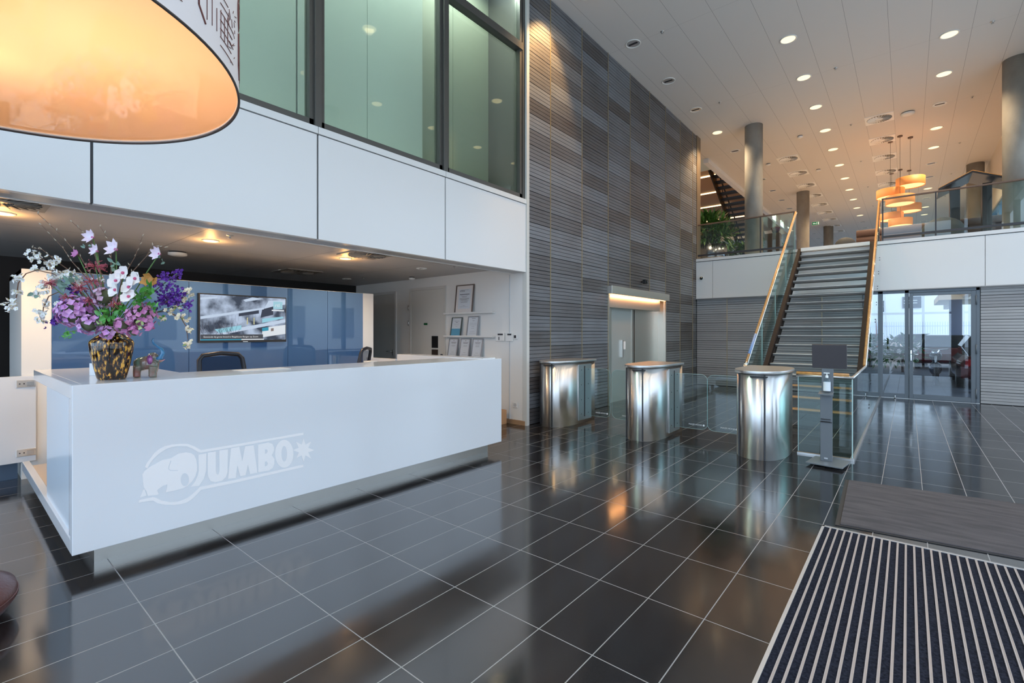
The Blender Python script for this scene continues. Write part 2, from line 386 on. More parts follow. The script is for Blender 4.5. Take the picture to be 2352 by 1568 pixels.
struct(MB().box(-4.6, 2.7, 13.6, 13.66, 2.40, 2.42), 'trim_13', mat('shadow_joint', (.3, .3, .3), .5), 'thin edge under the gallery fascia')

# side wall of the alcove, facing the desk
struct(MB().box(-9.6, -4.66, 5.87, 6.1, 0, 2.62), 'wall_right', whitem, 'off white side wall behind the reception desk')
struct(MB().box(-4.93, -4.62, 5.85, 5.87, 0, .07).box(-5.6, -4.94, 5.855, 5.87, 0, .07), 'baseboard_right', mat('oak_skirting', (.36, .22, .12), .5), 'low oak skirting at the foot of the side wall')
struct(MB().box(-4.944, -4.938, 5.858, 5.87, 0, 2.4), 'trim_14', mat('joint_grey', (.5, .5, .5), .5), 'vertical panel joint in the side wall')
struct(MB().box(-9.6, -9.4, -4.4, 5.9, 0, 2.6), 'wall_rear', blackm, 'black wall behind the glass screen')

# ---------------------------------------------------------------- daylight fronts outside the frame
ff = MB()
for y in [-4.4 + 2.0 * i for i in range(10)]: ff.box(2.6, 2.75, y - .05, y + .05, 0, CZ)
for z in (0, 3.4, CZ - .1): ff.box(2.6, 2.75, -4.4, 13.9, z, z + .1)
struct(MB().box(2.6, 2.8, -4.4, 13.9, 5.7, CZ), 'wall_right', whitem, 'unseen solid band added above the street front glazing to cut daylight')  # out of view, added to keep daylight off the top of the wood wall
struct(ff, 'window_5', frameg, 'aluminium framing of the street front')
ff = MB()
for x in [-9.4 + 2.0 * i for i in range(7)]: ff.box(x - .05, x + .05, -4.4, -4.28, 0, 2.5 if x < -4.6 else CZ)
for z in (0, 2.4): ff.box(-9.6, 2.7, -4.4, -4.28, z, z + .1)
struct(ff, 'window_6', frameg, 'aluminium framing of the entrance front')

# ---------------------------------------------------------------- hall upstairs
struct(MB().box(-12, 2.7, 13.9, 27, 3.2, 3.5), 'floor', mat('hall_floor', (.50, .42, .34), .4), 'pale floor of the upper hall')
hw = mat('hall_wall', (.72, .66, .58), .6)
struct(MB().box(2.05, 2.3, 13.9, 48, 5.35, CZ), 'wall_right', hw, 'beige upper wall of the hall above its windows')
struct(MB().box(2.05, 2.3, 13.9, 48, 3.2, 3.65), 'wall_right', hw, 'low sill wall of the hall windows')
struct(MB().box(-12, 2.3, 48, 48.2, 5.6, CZ), 'wall_back', hw, 'far end wall of the hall')
struct(MB().box(-12, -11.8, 13.9, 48, 3.2, 7.05), 'wall_left', hw, 'far left wall of the hall')
struct(MB().box(-12, -4.8, 13.86, 13.98, 3.5, CZ), 'wall_front', hw, 'front wall of the hall behind the wood wall')
hwf = MB()
for i in range(16): y = 14.1 + i * 1.5; hwf.box(2.08, 2.2, y, y + .07, 3.65, 5.35)
hwf.box(2.08, 2.2, 13.9, 40, 5.27, 5.35).box(2.08, 2.2, 13.9, 40, 3.65, 3.72).box(2.08, 2.2, 13.9, 40, 4.45, 4.5)
o = struct(hwf, 'window_7', mat('blue_frame', (.10, .22, .36), .4), 'blue grey framed window ribbon of the hall')
MB().box(2.14, 2.15, 13.9, 40, 3.7, 5.3).build('pane', glass, o)
# void in the ceiling with the stair to the next floor
orange = mat('timber_soffit', (.62, .34, .12), .5)
struct(MB().box(-14, VX1, VY0, 60, 10.6, 10.8), 'ceiling', orange, 'warm timber ceiling of the floor above the stair opening')
struct(MB().box(-12, VX1 - .002, VY1, 48, CZ, CZ + .3), 'ceiling', cmat, 'high panelled ceiling beyond the stair opening')
struct(MB().box(-14, -5.0, 60, 60.2, 7, 10.8).box(-14, -13.8, 15.7, 60, 7, 10.8).box(VX1, VX1 + .2, 15.7, 60, CZ + .3, 10.8), 'wall_rear', orange, 'warm walls of the floor above')
struct(MB().box(-12, VX1 - .1, 18.6, 20.1, 8.12, 8.6), 'trim_15', mat('pale_green_edge', (.58, .66, .60), .4), 'pale edge of the landing above the upper stair')
struct(MB().box(VX1 - .06, VX1 + .10, 15.7, 47, CZ - .14, CZ + .3), 'trim_16', white, 'white edge beam along the stair opening')
for i, (dy, x0, x1) in enumerate(((28.5, -10.5, -8.2), (32.0, -12, -9.4), (35.5, -12.5, -9.6), (40.0, -13, -9.8))):
    tag(MB().box(x0, x1, dy, dy + .12, 10.55, 10.598).build('strip_light', mat('strip_glow', (1, .8, .5), .5, emit=(1, .72, .38), es=3.5)), 'thin warm strip light on the timber ceiling above the stair opening, %s from the front' % ORD[i], 'light', 'strip lights on the timber ceiling')
# open steel stair to the next floor
us = thing('steel_staircase', 'black open steel staircase rising to the floor above behind the left column', 'staircase', (-5.7, 24, 3.5))
def upz(y): return 8.5 - (y - 20.1) * .59
for x in (-6.3, -5.12):
    MB().prism([(20.1, 8.5), (28.4, upz(28.4)), (28.4, upz(28.4) - .34), (20.1, 8.12)], x, x + .05, lambda a, b, c: (c, a, b)).build('stringer', blackm, us)
k = MB()
for i in range(27): y = 20.35 + i * .3; k.box(-6.25, -5.12, y, y + .30, upz(y) - .19, upz(y) - .12)
k.build('tread', blackm, us)
k = MB()
for i in range(9): y = 20.4 + i * .95; k.tube([(-6.32, y, upz(y) - .2), (-6.36, y, upz(y) + .9)], .02, 6)
k.tube([(-6.36, 20.1, 9.4), (-6.36, 28.4, upz(28.4) + .9)], .03); k.build('railing', blackm, us)
# concrete columns
for (x, y, lab) in ((-3.2, 14.05, 'round concrete column standing left of the stairs behind the glass rail'), (-3.2, 21.9, 'second round concrete column behind the stairs'),
                    (-3.2, 29.8, 'short looking far concrete column in the middle of the hall'), (1.72, 14.05, 'big round concrete column cut by the right edge of the photo'),
                    (1.72, 21.9, 'round concrete column behind the dark house shaped shelter'), (1.72, 6.2, 'round concrete column beside the entrance mat, outside the photo'), (1.72, -1.65, 'round concrete column near the entrance front, outside the photo')):
    o = MB().cyl((x, y, 3.5 if y > 13 else 0), (x, y, CZ), .22, n=48).build('concrete_column', concrete, wloc=None)
    tag(o, lab, 'column', 'concrete columns of the upper hall')

# recessed downlights
lens_on = mat('lamp_lens_on', (1, .85, .6), .4, emit=(1, .76, .42), es=1.5)
lens_off = mat('lamp_reflector', (.85, .85, .85), .3, .8)
rim = mat('lamp_rim', (.85, .84, .80), .35)
def downlight(x, y, z, on, lab, group, r=.145, power=0):
    t = thing('downlight', lab, 'light', (x, y, z), group)
    k = MB(); k.lathe([(r, 0), (r, -.008), (r - .014, -.012), (r - .022, -.004), (r - .026, .0)], (x, y, z)); k.build('rim', rim, t)
    if on: MB().lathe([(.0001, -.003), (r - .02, -.003)], (x, y, z)).build('lens', lens_on, t)
    else:
        MB().lathe([(.0001, -.001), (r - .02, -.001)], (x, y, z)).build('reflector', lens_off, t)
        MB().obox((x, y, z - .004), (1, 0, 0), (0, 1, 0), (0, 0, 1), r * .62, r * .16, .002).build('baffle', dark, t)
    if power:
        light('downlight_beam', 'SPOT', (x, y, z - .03), power, WARM, spot_size=radians(120), spot_blend=.7, shadow_soft_size=.08)
    return t
rows = [(-4.083, 'left row', [(0, 'L')] + [(i, 'U') for i in (1, 2, 3)] + [(4, 'L')] + [(i, 'U') for i in range(5, 17)]),
        (-1.75, 'middle row', [(i, 'L') for i in range(-3, 13)] + [(13, 'U'), (14, 'U'), (15, 'L'), (16, 'L'), (17, 'L')]),
        (.6, 'right row', [(i, 'L') for i in range(-3, 3)] + [(3, 'L'), (4, 'L'), (5, 'U'), (6, 'L'), (7, 'L'), (8, 'U'), (9, 'U'), (10, 'L'), (11, 'U'), (12, 'L'), (13, 'L'), (14, 'U'), (15, 'U'), (16, 'L')])]
for x, rn, L in rows:
    for n, (i, st) in enumerate(L):
        y = 6.79 + 1.765 * i
        if x < -4 and i == 6: continue
        on = st == 'L'
        lab = '%s downlight, %s from the front in the %s of the high ceiling' % ('glowing' if on else 'unlit', ORD[n], rn)
        pw = 0
        if on and y > 13: pw = 260
        elif on: pw = 130 if y > 9 else 60
        downlight(x, y, CZ, on, lab, 'downlights in the high ceiling', power=pw)
# extra beams of the same kind in the parts of the hall that lie out of sight
for (x, y) in ((-6.4, 17), (-6.4, 20.5), (-8.5, 19), (-7, 24), (-9, 28)):
    light('downlight_beam', 'SPOT', (x, y, (10.5 if x < -5.2 and VY0 < y < VY1 else CZ) - .05), 330, (1, .62, .30), spot_size=radians(120), spot_blend=.7, shadow_soft_size=.08)
# wash on the wood wall
light('wall_washer', 'SPOT', (-3.95, 6.35, CZ - .04), 520, (1, .58, .22), (0, radians(24), 0), spot_size=radians(62), spot_blend=.6, shadow_soft_size=.05)
light('wall_washer', 'SPOT', (-4.0, 13.4, CZ - .04), 180, (1, .55, .2), (0, radians(20), 0), spot_size=radians(60), spot_blend=.7, shadow_soft_size=.05)

# air diffusers
dwhite = mat('diffuser_white', (.92, .91, .88), .4); dgrey = mat('diffuser_slot', (.30, .27, .24), .6)
def diffuser(x, y, z, lab, group, h=.3, metal=None):
    t = thing('air_diffuser', lab, 'vent', (x, y, z), group)
    MB().box(x - h, x + h, y - h, y + h, z - .012, z).build('face_plate', metal or dwhite, t)
    MB().lathe([(.0001, -.013), (h * .88, -.013)], (x, y, z)).build('slot_ring', dgrey, t)
    k = MB()
    for i in range(24):
        a = 2 * pi * i / 24; ca, sa = cos(a), sin(a)
        k.obox((x + ca * h * .57, y + sa * h * .57, z - .019), (ca, sa, 0), Vector((-sa, ca, .7)).normalized(), Vector((sa * .7, -ca * .7, 1)).normalized(), h * .28, h * .058, .002)
    k.lathe([(.0001, -.022), (h * .26, -.02), (h * .27, -.013)], (x, y, z)); k.build('swirl_vanes', metal or dwhite, t)
for n, i in enumerate(range(5, 15)): diffuser(-.57, 6.79 + 1.765 * i + .05, CZ, 'square swirl air vent, %s from the front in the right hand vent row' % ORD[n], 'square vents in the high ceiling')
for n, i in enumerate(range(6, 15)): diffuser(-2.95, 6.79 + 1.765 * i + .05, CZ, 'square swirl air vent, %s from the front in the left hand vent row' % ORD[n], 'square vents in the high ceiling')

def sprinkler(x, y, z, lab, group):
    t = MB(); t.lathe([(.035, 0), (.033, -.006), (.012, -.008), (.008, -.03), (.022, -.034), (.0001, -.037)], (x, y, z), n=14)
    tag(t.build('sprinkler', steel2, wloc=(x, y, z)), lab, 'sprinkler', group)
n = 0
for x in (-3.5, -1.17, 1.17):
    for j in range(6):
        y = 8.55 + 3.53 * j
        if x < -3 and j > 2: continue
        sprinkler(x, y, CZ, 'small ceiling sprinkler, %s from the front in the %s sprinkler line' % (ORD[j], {-3.5: 'left', -1.17: 'middle', 1.17: 'right'}[x]), 'sprinklers in the high ceiling'); n += 1
def detector(x, y, z, lab, r=.06, c=None):
    t = thing('smoke_detector', lab, 'smoke detector', (x, y, z), 'smoke detectors')
    MB().lathe([(r, 0), (r * .95, -.02), (.0001, -.02)], (x, y, z), n=24).build('base', dark, t)
    MB().lathe([(r * 1.15, -.018), (r * 1.15, -.045), (r * .6, -.06), (.0001, -.06)], (x, y, z), n=24).build('housing', c or rim, t)
detector(0.0, 15.7, CZ, 'white disc detector with dark base between the right vents and the right lights', .12)
detector(-2.35, 15.6, CZ, 'small white smoke detector above the left vent row')
detector(-3.55, 17.5, CZ, 'small white smoke detector just right of the nearest left column')
detector(-2.35, 19.2, CZ, 'small white smoke detector between the middle lights and left vents')

# alcove ceiling fittings
for (x, y, on, lab) in ((-6.03, .33, 1, 'glowing downlight at the far left of the low ceiling'), (-6.03, 1.93, 1, 'glowing downlight in the low ceiling right of the flowers'),
                        (-6.03, 3.6, 1, 'glowing downlight in the low ceiling nearest the round vent'), (-8.3, 4.98, 0, 'unlit downlight at the back of the low ceiling'),
                        (-7.95, 3.62, 0, 'unlit downlight beside the vent above the television'), (-6.03, 4.95, 0, 'unlit downlight in the low ceiling near the side wall')):
    downlight(x, y, 2.5, on, lab, 'downlights in the low ceiling', r=.085, power=31 if on else 0)
    if on: light('alcove_glow', 'POINT', (x, y, 2.38), 4.5, (1, .52, .16), shadow_soft_size=.03)
for l_ in bpy.data.lights:
    if l_.name.startswith('downlight_beam') and l_.energy == 31: l_.color = (1, .70, .42); l_.spot_size = radians(160); l_.energy = 75
diffuser(-7.95, 3.85, 2.5, 'square vent in the low ceiling above the television', 'vents in the low ceiling', .3, mat('dull_metal', (.35, .32, .28), .5, .3))
diffuser(-5.5, 3.6, 2.5, 'round swirl vent at the edge of the low ceiling, right of the lamps', 'vents in the low ceiling', .28, mat('dull_metal'))
diffuser(-5.42, .28, 2.5, 'swirl vent in the low ceiling at the left edge under the fascia', 'vents in the low ceiling', .28, mat('dull_metal'))
detector(-7.2, 1.93, 2.5, 'flat white detector in the low ceiling behind the flowers', .09)
detector(-7.1, 5.6, 2.5, 'white detector on the low ceiling against the side wall', .05)
sprinkler(-5.55, 1.96, 2.5, 'small sprinkler in the low ceiling beside the glowing lamp', 'sprinklers in the low ceiling')
sprinkler(-7.8, 5.03, 2.5, 'small sprinkler near the back corner of the low ceiling', 'sprinklers in the low ceiling')
sprinkler(-5.45, 5.15, 2.5, 'small sprinkler near the right end of the low ceiling', 'sprinklers in the low ceiling')

# ---------------------------------------------------------------- reception desk
DX, D0, D1, DZ0, DZ1 = -3.85, .495, 4.415, .119, 1.144
desk = thing('reception_desk', 'long white glossy reception desk with an embossed elephant logo on its front', 'desk', (-5, 2.5, 0))
MB().box(DX - .05, DX, D0, D1, DZ0, DZ1).build('front_panel', deskm, desk, bevel=.004)
MB().box(DX - .62, DX - .05, D0 + .72, D1, DZ1 - .05, DZ1 - .001).box(-5.72, DX - .05, D0 + .05, D0 + .72, DZ1 - .05, DZ1 - .001).build('countertop', deskm, desk, bevel=.003)
e = MB(); e.box(-5.72, DX - .05, D0, D0 + .05, DZ1 - .085, DZ1); e.box(DX - .11, DX - .05, D0, D0 + .05, DZ0 + .1, DZ1 - .085)
e.box(-6.62, DX - .05, D0, D0 + .05, DZ0, DZ0 + .085)
e.build('end_frame', deskm, desk, bevel=.003)
MB().box(-5.10, DX - .11, D0 + .018, D0 + .05, DZ0 + .085, DZ1 - .085).build('end_panel', mat('end_panel_white', (.70, .76, .82), .22), desk)
MB().box(-6.62, -3.95, D0 + .05, D0 + .62, DZ0, DZ0 + .035).build('base_board', mat('board_cream', (.70, .62, .55), .5), desk)
MB().box(-6.60, -5.12, D0 + .60, D0 + .62, DZ0 + .03, DZ1 - .12).build('inner_panel', mat('board_cream'), desk)
MB().box(-5.12, -5.10, D0 + .05, D0 + .6, DZ0 + .03, DZ1 - .06).build('inner_panel', mat('board_cream'), desk)
MB().box(-6.5, -3.97, D0 + .12, D1 - .12, 0, DZ0).build('plinth', mat('steel_kick', (.60, .57, .52), .3, 1, aniso=.5), desk)
MB().box(DX - .62, DX - .60, D0 + .72, D1 - .1, DZ0, DZ1 - .05).build('back_panel', deskm, desk)
MB().box(-6.5, -5.4, D0 + .72, D1 - .1, DZ0, .74).box(-4.6, -4.45, D0 + .72, D1 - .1, .70, .74).build('work_surface', deskm, desk)
MB().box(-5.58, DX - .05, D1 - .28, D1 - .06, DZ0, 1.155).build('return_panel', deskm, desk, bevel=.003)
MB().box(-6.9, -6.0, 4.42, 4.5, 0, 1.06).build('low_divider', deskm, desk, bevel=.003)
# the logo, traced on the desk front
LM = mat('logo_frost', (.86, .84, .83), .45)
def LP(pts): return [(lambda p: (p.y, p.z))(onx(300 + a / 5.3455, 960 + b / 5.3455, DX)) for a, b in pts]
def LMAP(a, b, c): return (DX + .0012 + c, a, b)
def ell(cx, cy, rx, ry, n=28): return [(cx + rx * cos(2 * pi * i / n), cy + ry * sin(2 * pi * i / n)) for i in range(n)]
flat_shape('logo_outline', [LP([(175, 600), (200, 545), (290, 430), (345, 385), (420, 347), (500, 325), (600, 315), (700, 315), (780, 345), (865, 392), (1300, 320), (2120, 178), (2120, 206), (1300, 350), (860, 425), (830, 418), (760, 375), (690, 345), (570, 345), (500, 355), (440, 377), (375, 418), (330, 452), (270, 510), (240, 550), (205, 615)])], .001, LMAP, LM, desk)
flat_shape('logo_outline', [LP([(92, 1040), (110, 1005), (270, 970), (310, 978), (380, 1012), (480, 1030), (580, 1025), (650, 1002), (700, 978), (790, 905), (850, 843), (1300, 755), (2120, 570), (2120, 600), (1300, 790), (865, 880), (840, 905), (780, 972), (730, 1012), (680, 1038), (620, 1056), (540, 1066), (430, 1064), (330, 1045), (275, 1012), (230, 1015)])], .001, LMAP, LM, desk)
flat_shape('logo_elephant', [LP([(145, 690), (168, 650), (250, 590), (390, 515), (500, 490), (530, 470), (590, 435), (680, 420), (745, 432), (780, 455), (805, 510), (815, 570), (815, 640), (795, 710), (760, 770), (700, 830), (640, 862), (560, 885), (430, 912), (442, 860), (450, 812), (400, 828), (350, 862), (325, 885), (345, 932), (320, 942), (210, 955), (195, 900), (162, 850), (150, 780)]), LP(ell(665, 755, 50, 80))], .001, LMAP, LM, desk)
flat_shape('logo_elephant', [LP([(112, 975), (150, 885), (168, 868), (198, 950)])], .001, LMAP, LM, desk)
flat_shape('logo_ear_line', [LP([(490, 520), (465, 590), (460, 625), (485, 645), (580, 645), (580, 637), (490, 636), (472, 620), (476, 590), (500, 522)])], .0014, LMAP, deskm, desk)
lets = [[[(832, 450), (930, 433), (926, 640), (900, 740), (840, 830), (735, 842), (790, 775), (825, 700), (836, 640)]],
        [[(945, 425), (1045, 410), (1045, 640), (1052, 680), (1066, 696), (1080, 685), (1090, 640), (1090, 395), (1195, 383), (1190, 660), (1170, 720), (1120, 768), (1040, 785), (980, 772), (952, 720), (945, 680)]],
        [[(1195, 745), (1232, 370), (1335, 352), (1370, 530), (1405, 345), (1510, 333), (1557, 670), (1465, 687), (1440, 570), (1410, 700), (1345, 715), (1310, 580), (1290, 735)]],
        [[(1565, 325), (1690, 300), (1740, 315), (1760, 360), (1760, 400), (1732, 455), (1765, 500), (1765, 560), (1745, 610), (1700, 642), (1565, 665)], [(1648, 385), (1670, 383), (1682, 405), (1670, 432), (1648, 440)], [(1648, 535), (1670, 530), (1684, 555), (1672, 585), (1648, 592)]],
        [ell(1885, 437, 113, 172), ell(1885, 437, 34, 96)]]
for L in lets: flat_shape('logo_letter', [LP(q) for q in L], .001, LMAP, LM, desk)
st = []
for i in range(16):
    a = 2 * pi * i / 16 - pi / 2; r = 1.0 if i % 2 == 0 else .48
    st.append((2122 + 132 * r * cos(a), 392 + 148 * r * sin(a)))
flat_shape('logo_star', [LP(st)], .001, LMAP, LM, desk)

# swing gate / cabinet leaf left of the desk
gate = thing('low_door', 'low white door leaf with two steel hinges at the left of the desk', 'door', (-6.75, 0, 0))
MB().box(-6.768, -6.735, -1.4, .60, .178, 1.03).build('leaf', deskm, gate, bevel=.003)
for z in (.955, .27):
    h = MB().box(-6.735, -6.728, .46, .60, z - .035, z + .035).build('hinge', steel, gate, bevel=.002)
    MB().box(-6.728, -6.715, .535, .585, z - .02, z + .02).build('hinge_knuckle', steel2, h)
    MB().cyl((-6.728, .485, z), (-6.725, .485, z), .006, n=10).cyl((-6.728, .515, z), (-6.725, .515, z), .006, n=10).build('screw', dark, h)
MB().box(-6.9, -6.86, -1.4, .48, 0, .178).build('plinth', mat('plinth_blue', (.10, .14, .20), .3, .4), gate)

# screen behind the desk
scr = thing('glass_screen_wall', 'freestanding white screen clad in blue grey glossy glass behind the desk', 'partition', (-7.4, 2.5, 0))
bx = MB().box(-8.1, -6.79, .5, .52, 0, 2.10).box(-8.1, -6.79, 4.53, 4.55, 0, 2.10).box(-8.1, -6.79, .5, 4.55, 2.06, 2.10).box(-6.79, -6.775, .5, .716, 0, 2.10).box(-6.79, -6.775, 4.354, 4.55, 0, 2.1).box(-8.1, -8.08, .5, 4.55, 0, 2.1)
bx.build('carcass', whitem, scr)
bg_ = mat('back_painted_glass', (.045, .11, .25), .015, ior=1.7)
for a, b_ in ((.718, 2.0 - .07), (2.0 - .066, 3.14), (3.144, 3.744), (3.748, 4.352)): MB().box(-6.79, -6.772, a, b_, 0, 2.095).build('glass_panel', bg_, scr, bevel=.001)
# television
tv = thing('television', 'wide flat television hung on the blue glass screen showing a burning apartment block', 'television', (-6.74, 2.56, 1.64))
TY0, TY1, TZ0, TZ1 = 2.02, 3.10, 1.335, 1.953
MB().box(-6.771, -6.725, TY0, TY1, TZ0, TZ1).build('housing', blackm, tv, bevel=.004)
def em(n, c, s=.9): return mat('screen_' + n, (0, 0, 0), .3, emit=c, es=s)
k = MB().box(-6.725, -6.7235, TY0 + .018, TY1 - .012, TZ0 + .03, TZ1 - .015)
sm_ = mat('screen_smoke', (0, 0, 0), .25, emit=(.3, .36, .48), es=.85); nt = sm_.node_tree; b = nt.nodes['Principled BSDF']
tcn = nt.nodes.new('ShaderNodeTexCoord'); nzn = nt.nodes.new('ShaderNodeTexNoise'); nzn.inputs['Scale'].default_value = 5; nzn.inputs['Detail'].default_value = 8
crn = nt.nodes.new('ShaderNodeValToRGB'); crn.color_ramp.elements[0].position = .38; crn.color_ramp.elements[1].position = .62
crn.color_ramp.elements[0].color = (.03, .04, .07, 1); crn.color_ramp.elements[1].color = (.50, .60, .78, 1)
nt.links.new(tcn.outputs['Object'], nzn.inputs[0]); nt.links.new(nzn.outputs[0], crn.inputs[0]); nt.links.new(crn.outputs[0], b.inputs['Emission Color'])
k.build('screen', sm_, tv)
def TP(y, z): return (TY0 + .02 + y * (TY1 - TY0 - .034), TZ0 + .03 + z * (TZ1 - TZ0 - .045))
def TVM(d): return lambda a, b, c: (-6.7232 + d + c, a, b)
bal = em('balcony', (.55, .66, .82)); win = em('shade', (.02, .025, .05)); br = em('brick', (.22, .16, .14)); teal = em('teal', (.02, .30, .45)); cyan = em('cyan', (.3, .62, .75)); pale = em('pale', (.75, .80, .85))
for L, m_, d in (([(0, .88), (.18, .93), (.18, .97), (0, .93)], bal, 0), ([(0, .46), (.45, .62), (.72, .72), (.72, .76), (.45, .67), (0, .52)], bal, .0003), ([(.25, .13), (.95, .40), (1, .42), (1, .50), (.70, .38), (.2, .20)], bal, .0003),
                 ([(.5, .88), (.72, .97), (.58, .99), (.47, .92)], bal, .0002), ([(.72, .72), (1, .86), (1, .97), (.78, .93)], bal, .0001), ([(.68, .52), (.84, .60), (.84, .80), (.70, .72)], win, .0002), ([(.42, .54), (.66, .62), (.66, .74), (.42, .66)], win, .0001),
                 ([(.70, .40), (.97, .52), (.97, .56), (.70, .50)], cyan, .0004), ([(.15, .24), (.45, .34), (.45, .24), (.2, .16)], cyan, .0004), ([(.7, .06), (1, .14), (1, .36), (.7, .28)], pale, .0002), ([(.81, .2), (.845, .21), (.845, .28), (.81, .27)], br, .0006), ([(.70, .2), (.78, .22), (.78, .3), (.70, .28)], teal, .0006),
                 ([(.84, .74), (.96, .74), (.96, .92), (.84, .92)], em('logo_box', (.35, .62, .72)), .0006), ([(.82, .72), (.98, .72), (.98, .69), (.82, .69)], pale, .0006),
                 ([(0, .02), (.71, .02), (.71, .13), (0, .13)], em('caption', (.05, .05, .06)), .0010), ([(0, 0), (.45, 0), (.45, .025), (0, .025)], teal, .0012), ([(.45, 0), (.72, 0), (.72, .025), (.45, .025)], pale, .0012)):
    flat_shape('picture_shape', [[TP(*p) for p in L]], .0001, TVM(d), m_, tv)
k = MB()
for i in range(46):
    a = R_.random() * .42; h = .12 + .22 * R_.random(); ln_ = (R_.random() - .5) * .14
    p, q = TP(a, .12 + R_.random() * .05), TP(a + ln_, .12 + h)
    k.tube([(-6.7225, p[0], p[1]), (-6.7225, q[0], q[1])], .0012, 3)
for i in range(16):
    p, q = TP(.02 + i * .04, .30 + i * .013), TP(.02 + i * .04, .46 + i * .012); k.tube([(-6.7227, p[0], p[1]), (-6.7227, q[0], q[1])], .0007, 3)
k.build('picture_branches', win, tv)
for a in (.52, .6):
    k = MB(); p, q = TP(a, .36), TP(a, .49); k.tube([(-6.722, p[0], p[1]), (-6.722, q[0], q[1])], [.008, .006], 5); k.ball((-6.722, q[0], q[1] + .008), .009, 6); k.build('picture_firefighter', em('helmet', (.5, .5, .3)), tv)
cp = TP(.03, .06)
text('caption_text', 'Gewonde bij grote brand in flatgebouw Bergen op Zoom', .028, lambda a, b, c: (-6.7215 + c, cp[0] + a, cp[1] + b), em('text', (.8, .8, .8), 1), tv, .0002)
rt_ = TP(.86, .79); text('logo_text', 'rtl', .07, lambda a, b, c: (-6.7220 + c, rt_[0] + a, rt_[1] + b), pale, tv, .0002)
MB().box(-6.726, -6.7225, 2.53, 2.59, TZ0 + .004, TZ0 + .014).build('maker_badge', steel2, tv)

# office chairs (mesh backs)
mesh_m = glassmat('mesh_fabric', (.24, .28, .34), 1.05); cfr = mat('chair_frame', (.012, .014, .022), .4)
def office_chair(x, y, rz, lab):
    t = thing('office_chair', lab, 'chair', (0, 0, 0), 'office chairs behind the desk')
    bk = MB(); W_, H0, H1 = .23, .72, 1.235
    path = [(-W_ + .03, 0, H0), (-W_ - .005, .01, (H0 + H1) / 2), (-W_ + .012, .05, H1 - .05), (-W_ + .05, .06, H1 - .006), (0, .065, H1 + .012), (W_ - .05, .06, H1 - .006), (W_ - .012, .05, H1 - .05), (W_ + .005, .01, (H0 + H1) / 2), (W_ - .03, 0, H0), (0, 0, H0 - .01), (-W_ + .03, 0, H0)]
    bk.tube(path, .023, 8); bk.build('back_frame', cfr, t)
    vs = [(-.20, .0, H0), (.20, 0, H0), (.225, .012, 1.0), (.205, .06, H1 - .02), (-.205, .06, H1 - .02), (-.225, .012, 1.0)]
    m = MB(); m.add(vs, [(0, 1, 2, 5), (5, 2, 3, 4)]); m.build('back_mesh', mesh_m, t)
    MB().box(-.24, .24, -.48, -.02, .46, .53).build('seat', cfr, t, bevel=.03)
    MB().tube([(0, -.05, .48), (0, .06, .55), (0, .04, .76)], .025).build('back_support', cfr, t)
    for s_ in (-1, 1): MB().tube([(s_ * .24, -.2, .5), (s_ * .29, -.2, .56), (s_ * .29, -.22, .70)], .015).box(s_ * .29 - .04, s_ * .29 + .04, -.36, -.1, .70, .725).build('armrest', cfr, t)
    MB().cyl((0, -.22, .1), (0, -.22, .47), .025).build('column', steel2, t)
    for i in range(5):
        a = 2 * pi * i / 5; MB().tube([(0, -.22, .10), (.3 * cos(a), -.22 + .3 * sin(a), .06)], .018).ball((.3 * cos(a), -.22 + .3 * sin(a), .03), .03, 8).build('star_leg', cfr, t)
    t.location = (x, y, 0); t.rotation_euler = (0, 0, rz); return t
office_chair(-5.45, 1.87, radians(100), 'black office chair with a mesh back facing the desk below the television')
office_chair(-5.85, 3.75, radians(-50), 'black office chair seen from the side at the right end of the desk')
tag(MB().box(-5.35, -5.2, 3.45, 3.55, 1.0, 1.1).build('desk_fitting', whitem), 'small pale box at the rear edge of the desk counter', 'box')

# side wall doors and fittings
doorm = mat('door_greige', (.48, .46, .42), .5)
def wall_door(n, x0, x1, z1, lab, handle_left=False):
    t = thing('door_%d' % n, lab, 'door', (x0, 5.86, 0)); t['kind'] = 'structure'
    fr = mat('door_frame', (.62, .60, .56), .45)
    MB().box(x0, x0 + .05, 5.845, 5.872, 0, z1).box(x1 - .05, x1, 5.845, 5.872, 0, z1).box(x0 + .05, x1 - .05, 5.845, 5.872, z1 - .05, z1).build('door_frame', fr, t)
    MB().box(x0 + .053, x1 - .053, 5.855, 5.872, .005, z1 - .053).build('door_leaf', doorm if n == 1 else mat('door_pale', (.64, .62, .57), .5), t)
    return t
d1 = wall_door(1, -8.85, -7.93, 2.30, 'greige door at the back of the side wall, half hidden by the screen')
h = MB().box(-8.05, -8.02, 5.845, 5.855, 1.0, 1.12).build('handle_plate', steel2, d1); MB().tube([(-8.035, 5.855, 1.08), (-8.035, 5.80, 1.08), (-8.17, 5.80, 1.08)], .009).build('door_handle', steel, h)
d2 = wall_door(2, -7.50, -6.45, 2.32, 'pale door in the side wall left of the framed certificates')
for z in (1.95, 1.65, .5): MB().cyl((-7.51, 5.84, z - .05), (-7.51, 5.84, z + .05), .012, n=10).build('hinge', steel2, d2)
MB().cyl((-6.55, 5.855, 1.05), (-6.55, 5.83, 1.05), .022, n=16).build('door_knob', dark, d2)
MB().box(-7.06, -6.96, 5.850, 5.855, 1.605, 1.645).build('green_pictogram', mat('sign_green', (.01, .10, .03), .4), d2)
p = MB().box(-6.83, -6.66, 5.846, 5.855, 1.18, 1.40).build('black_panel', blackm, d2); MB().box(-6.83, -6.66, 5.846, 5.855, 1.03, 1.15).build('black_panel', mat('brown_panel', (.05, .035, .03), .3), d2)
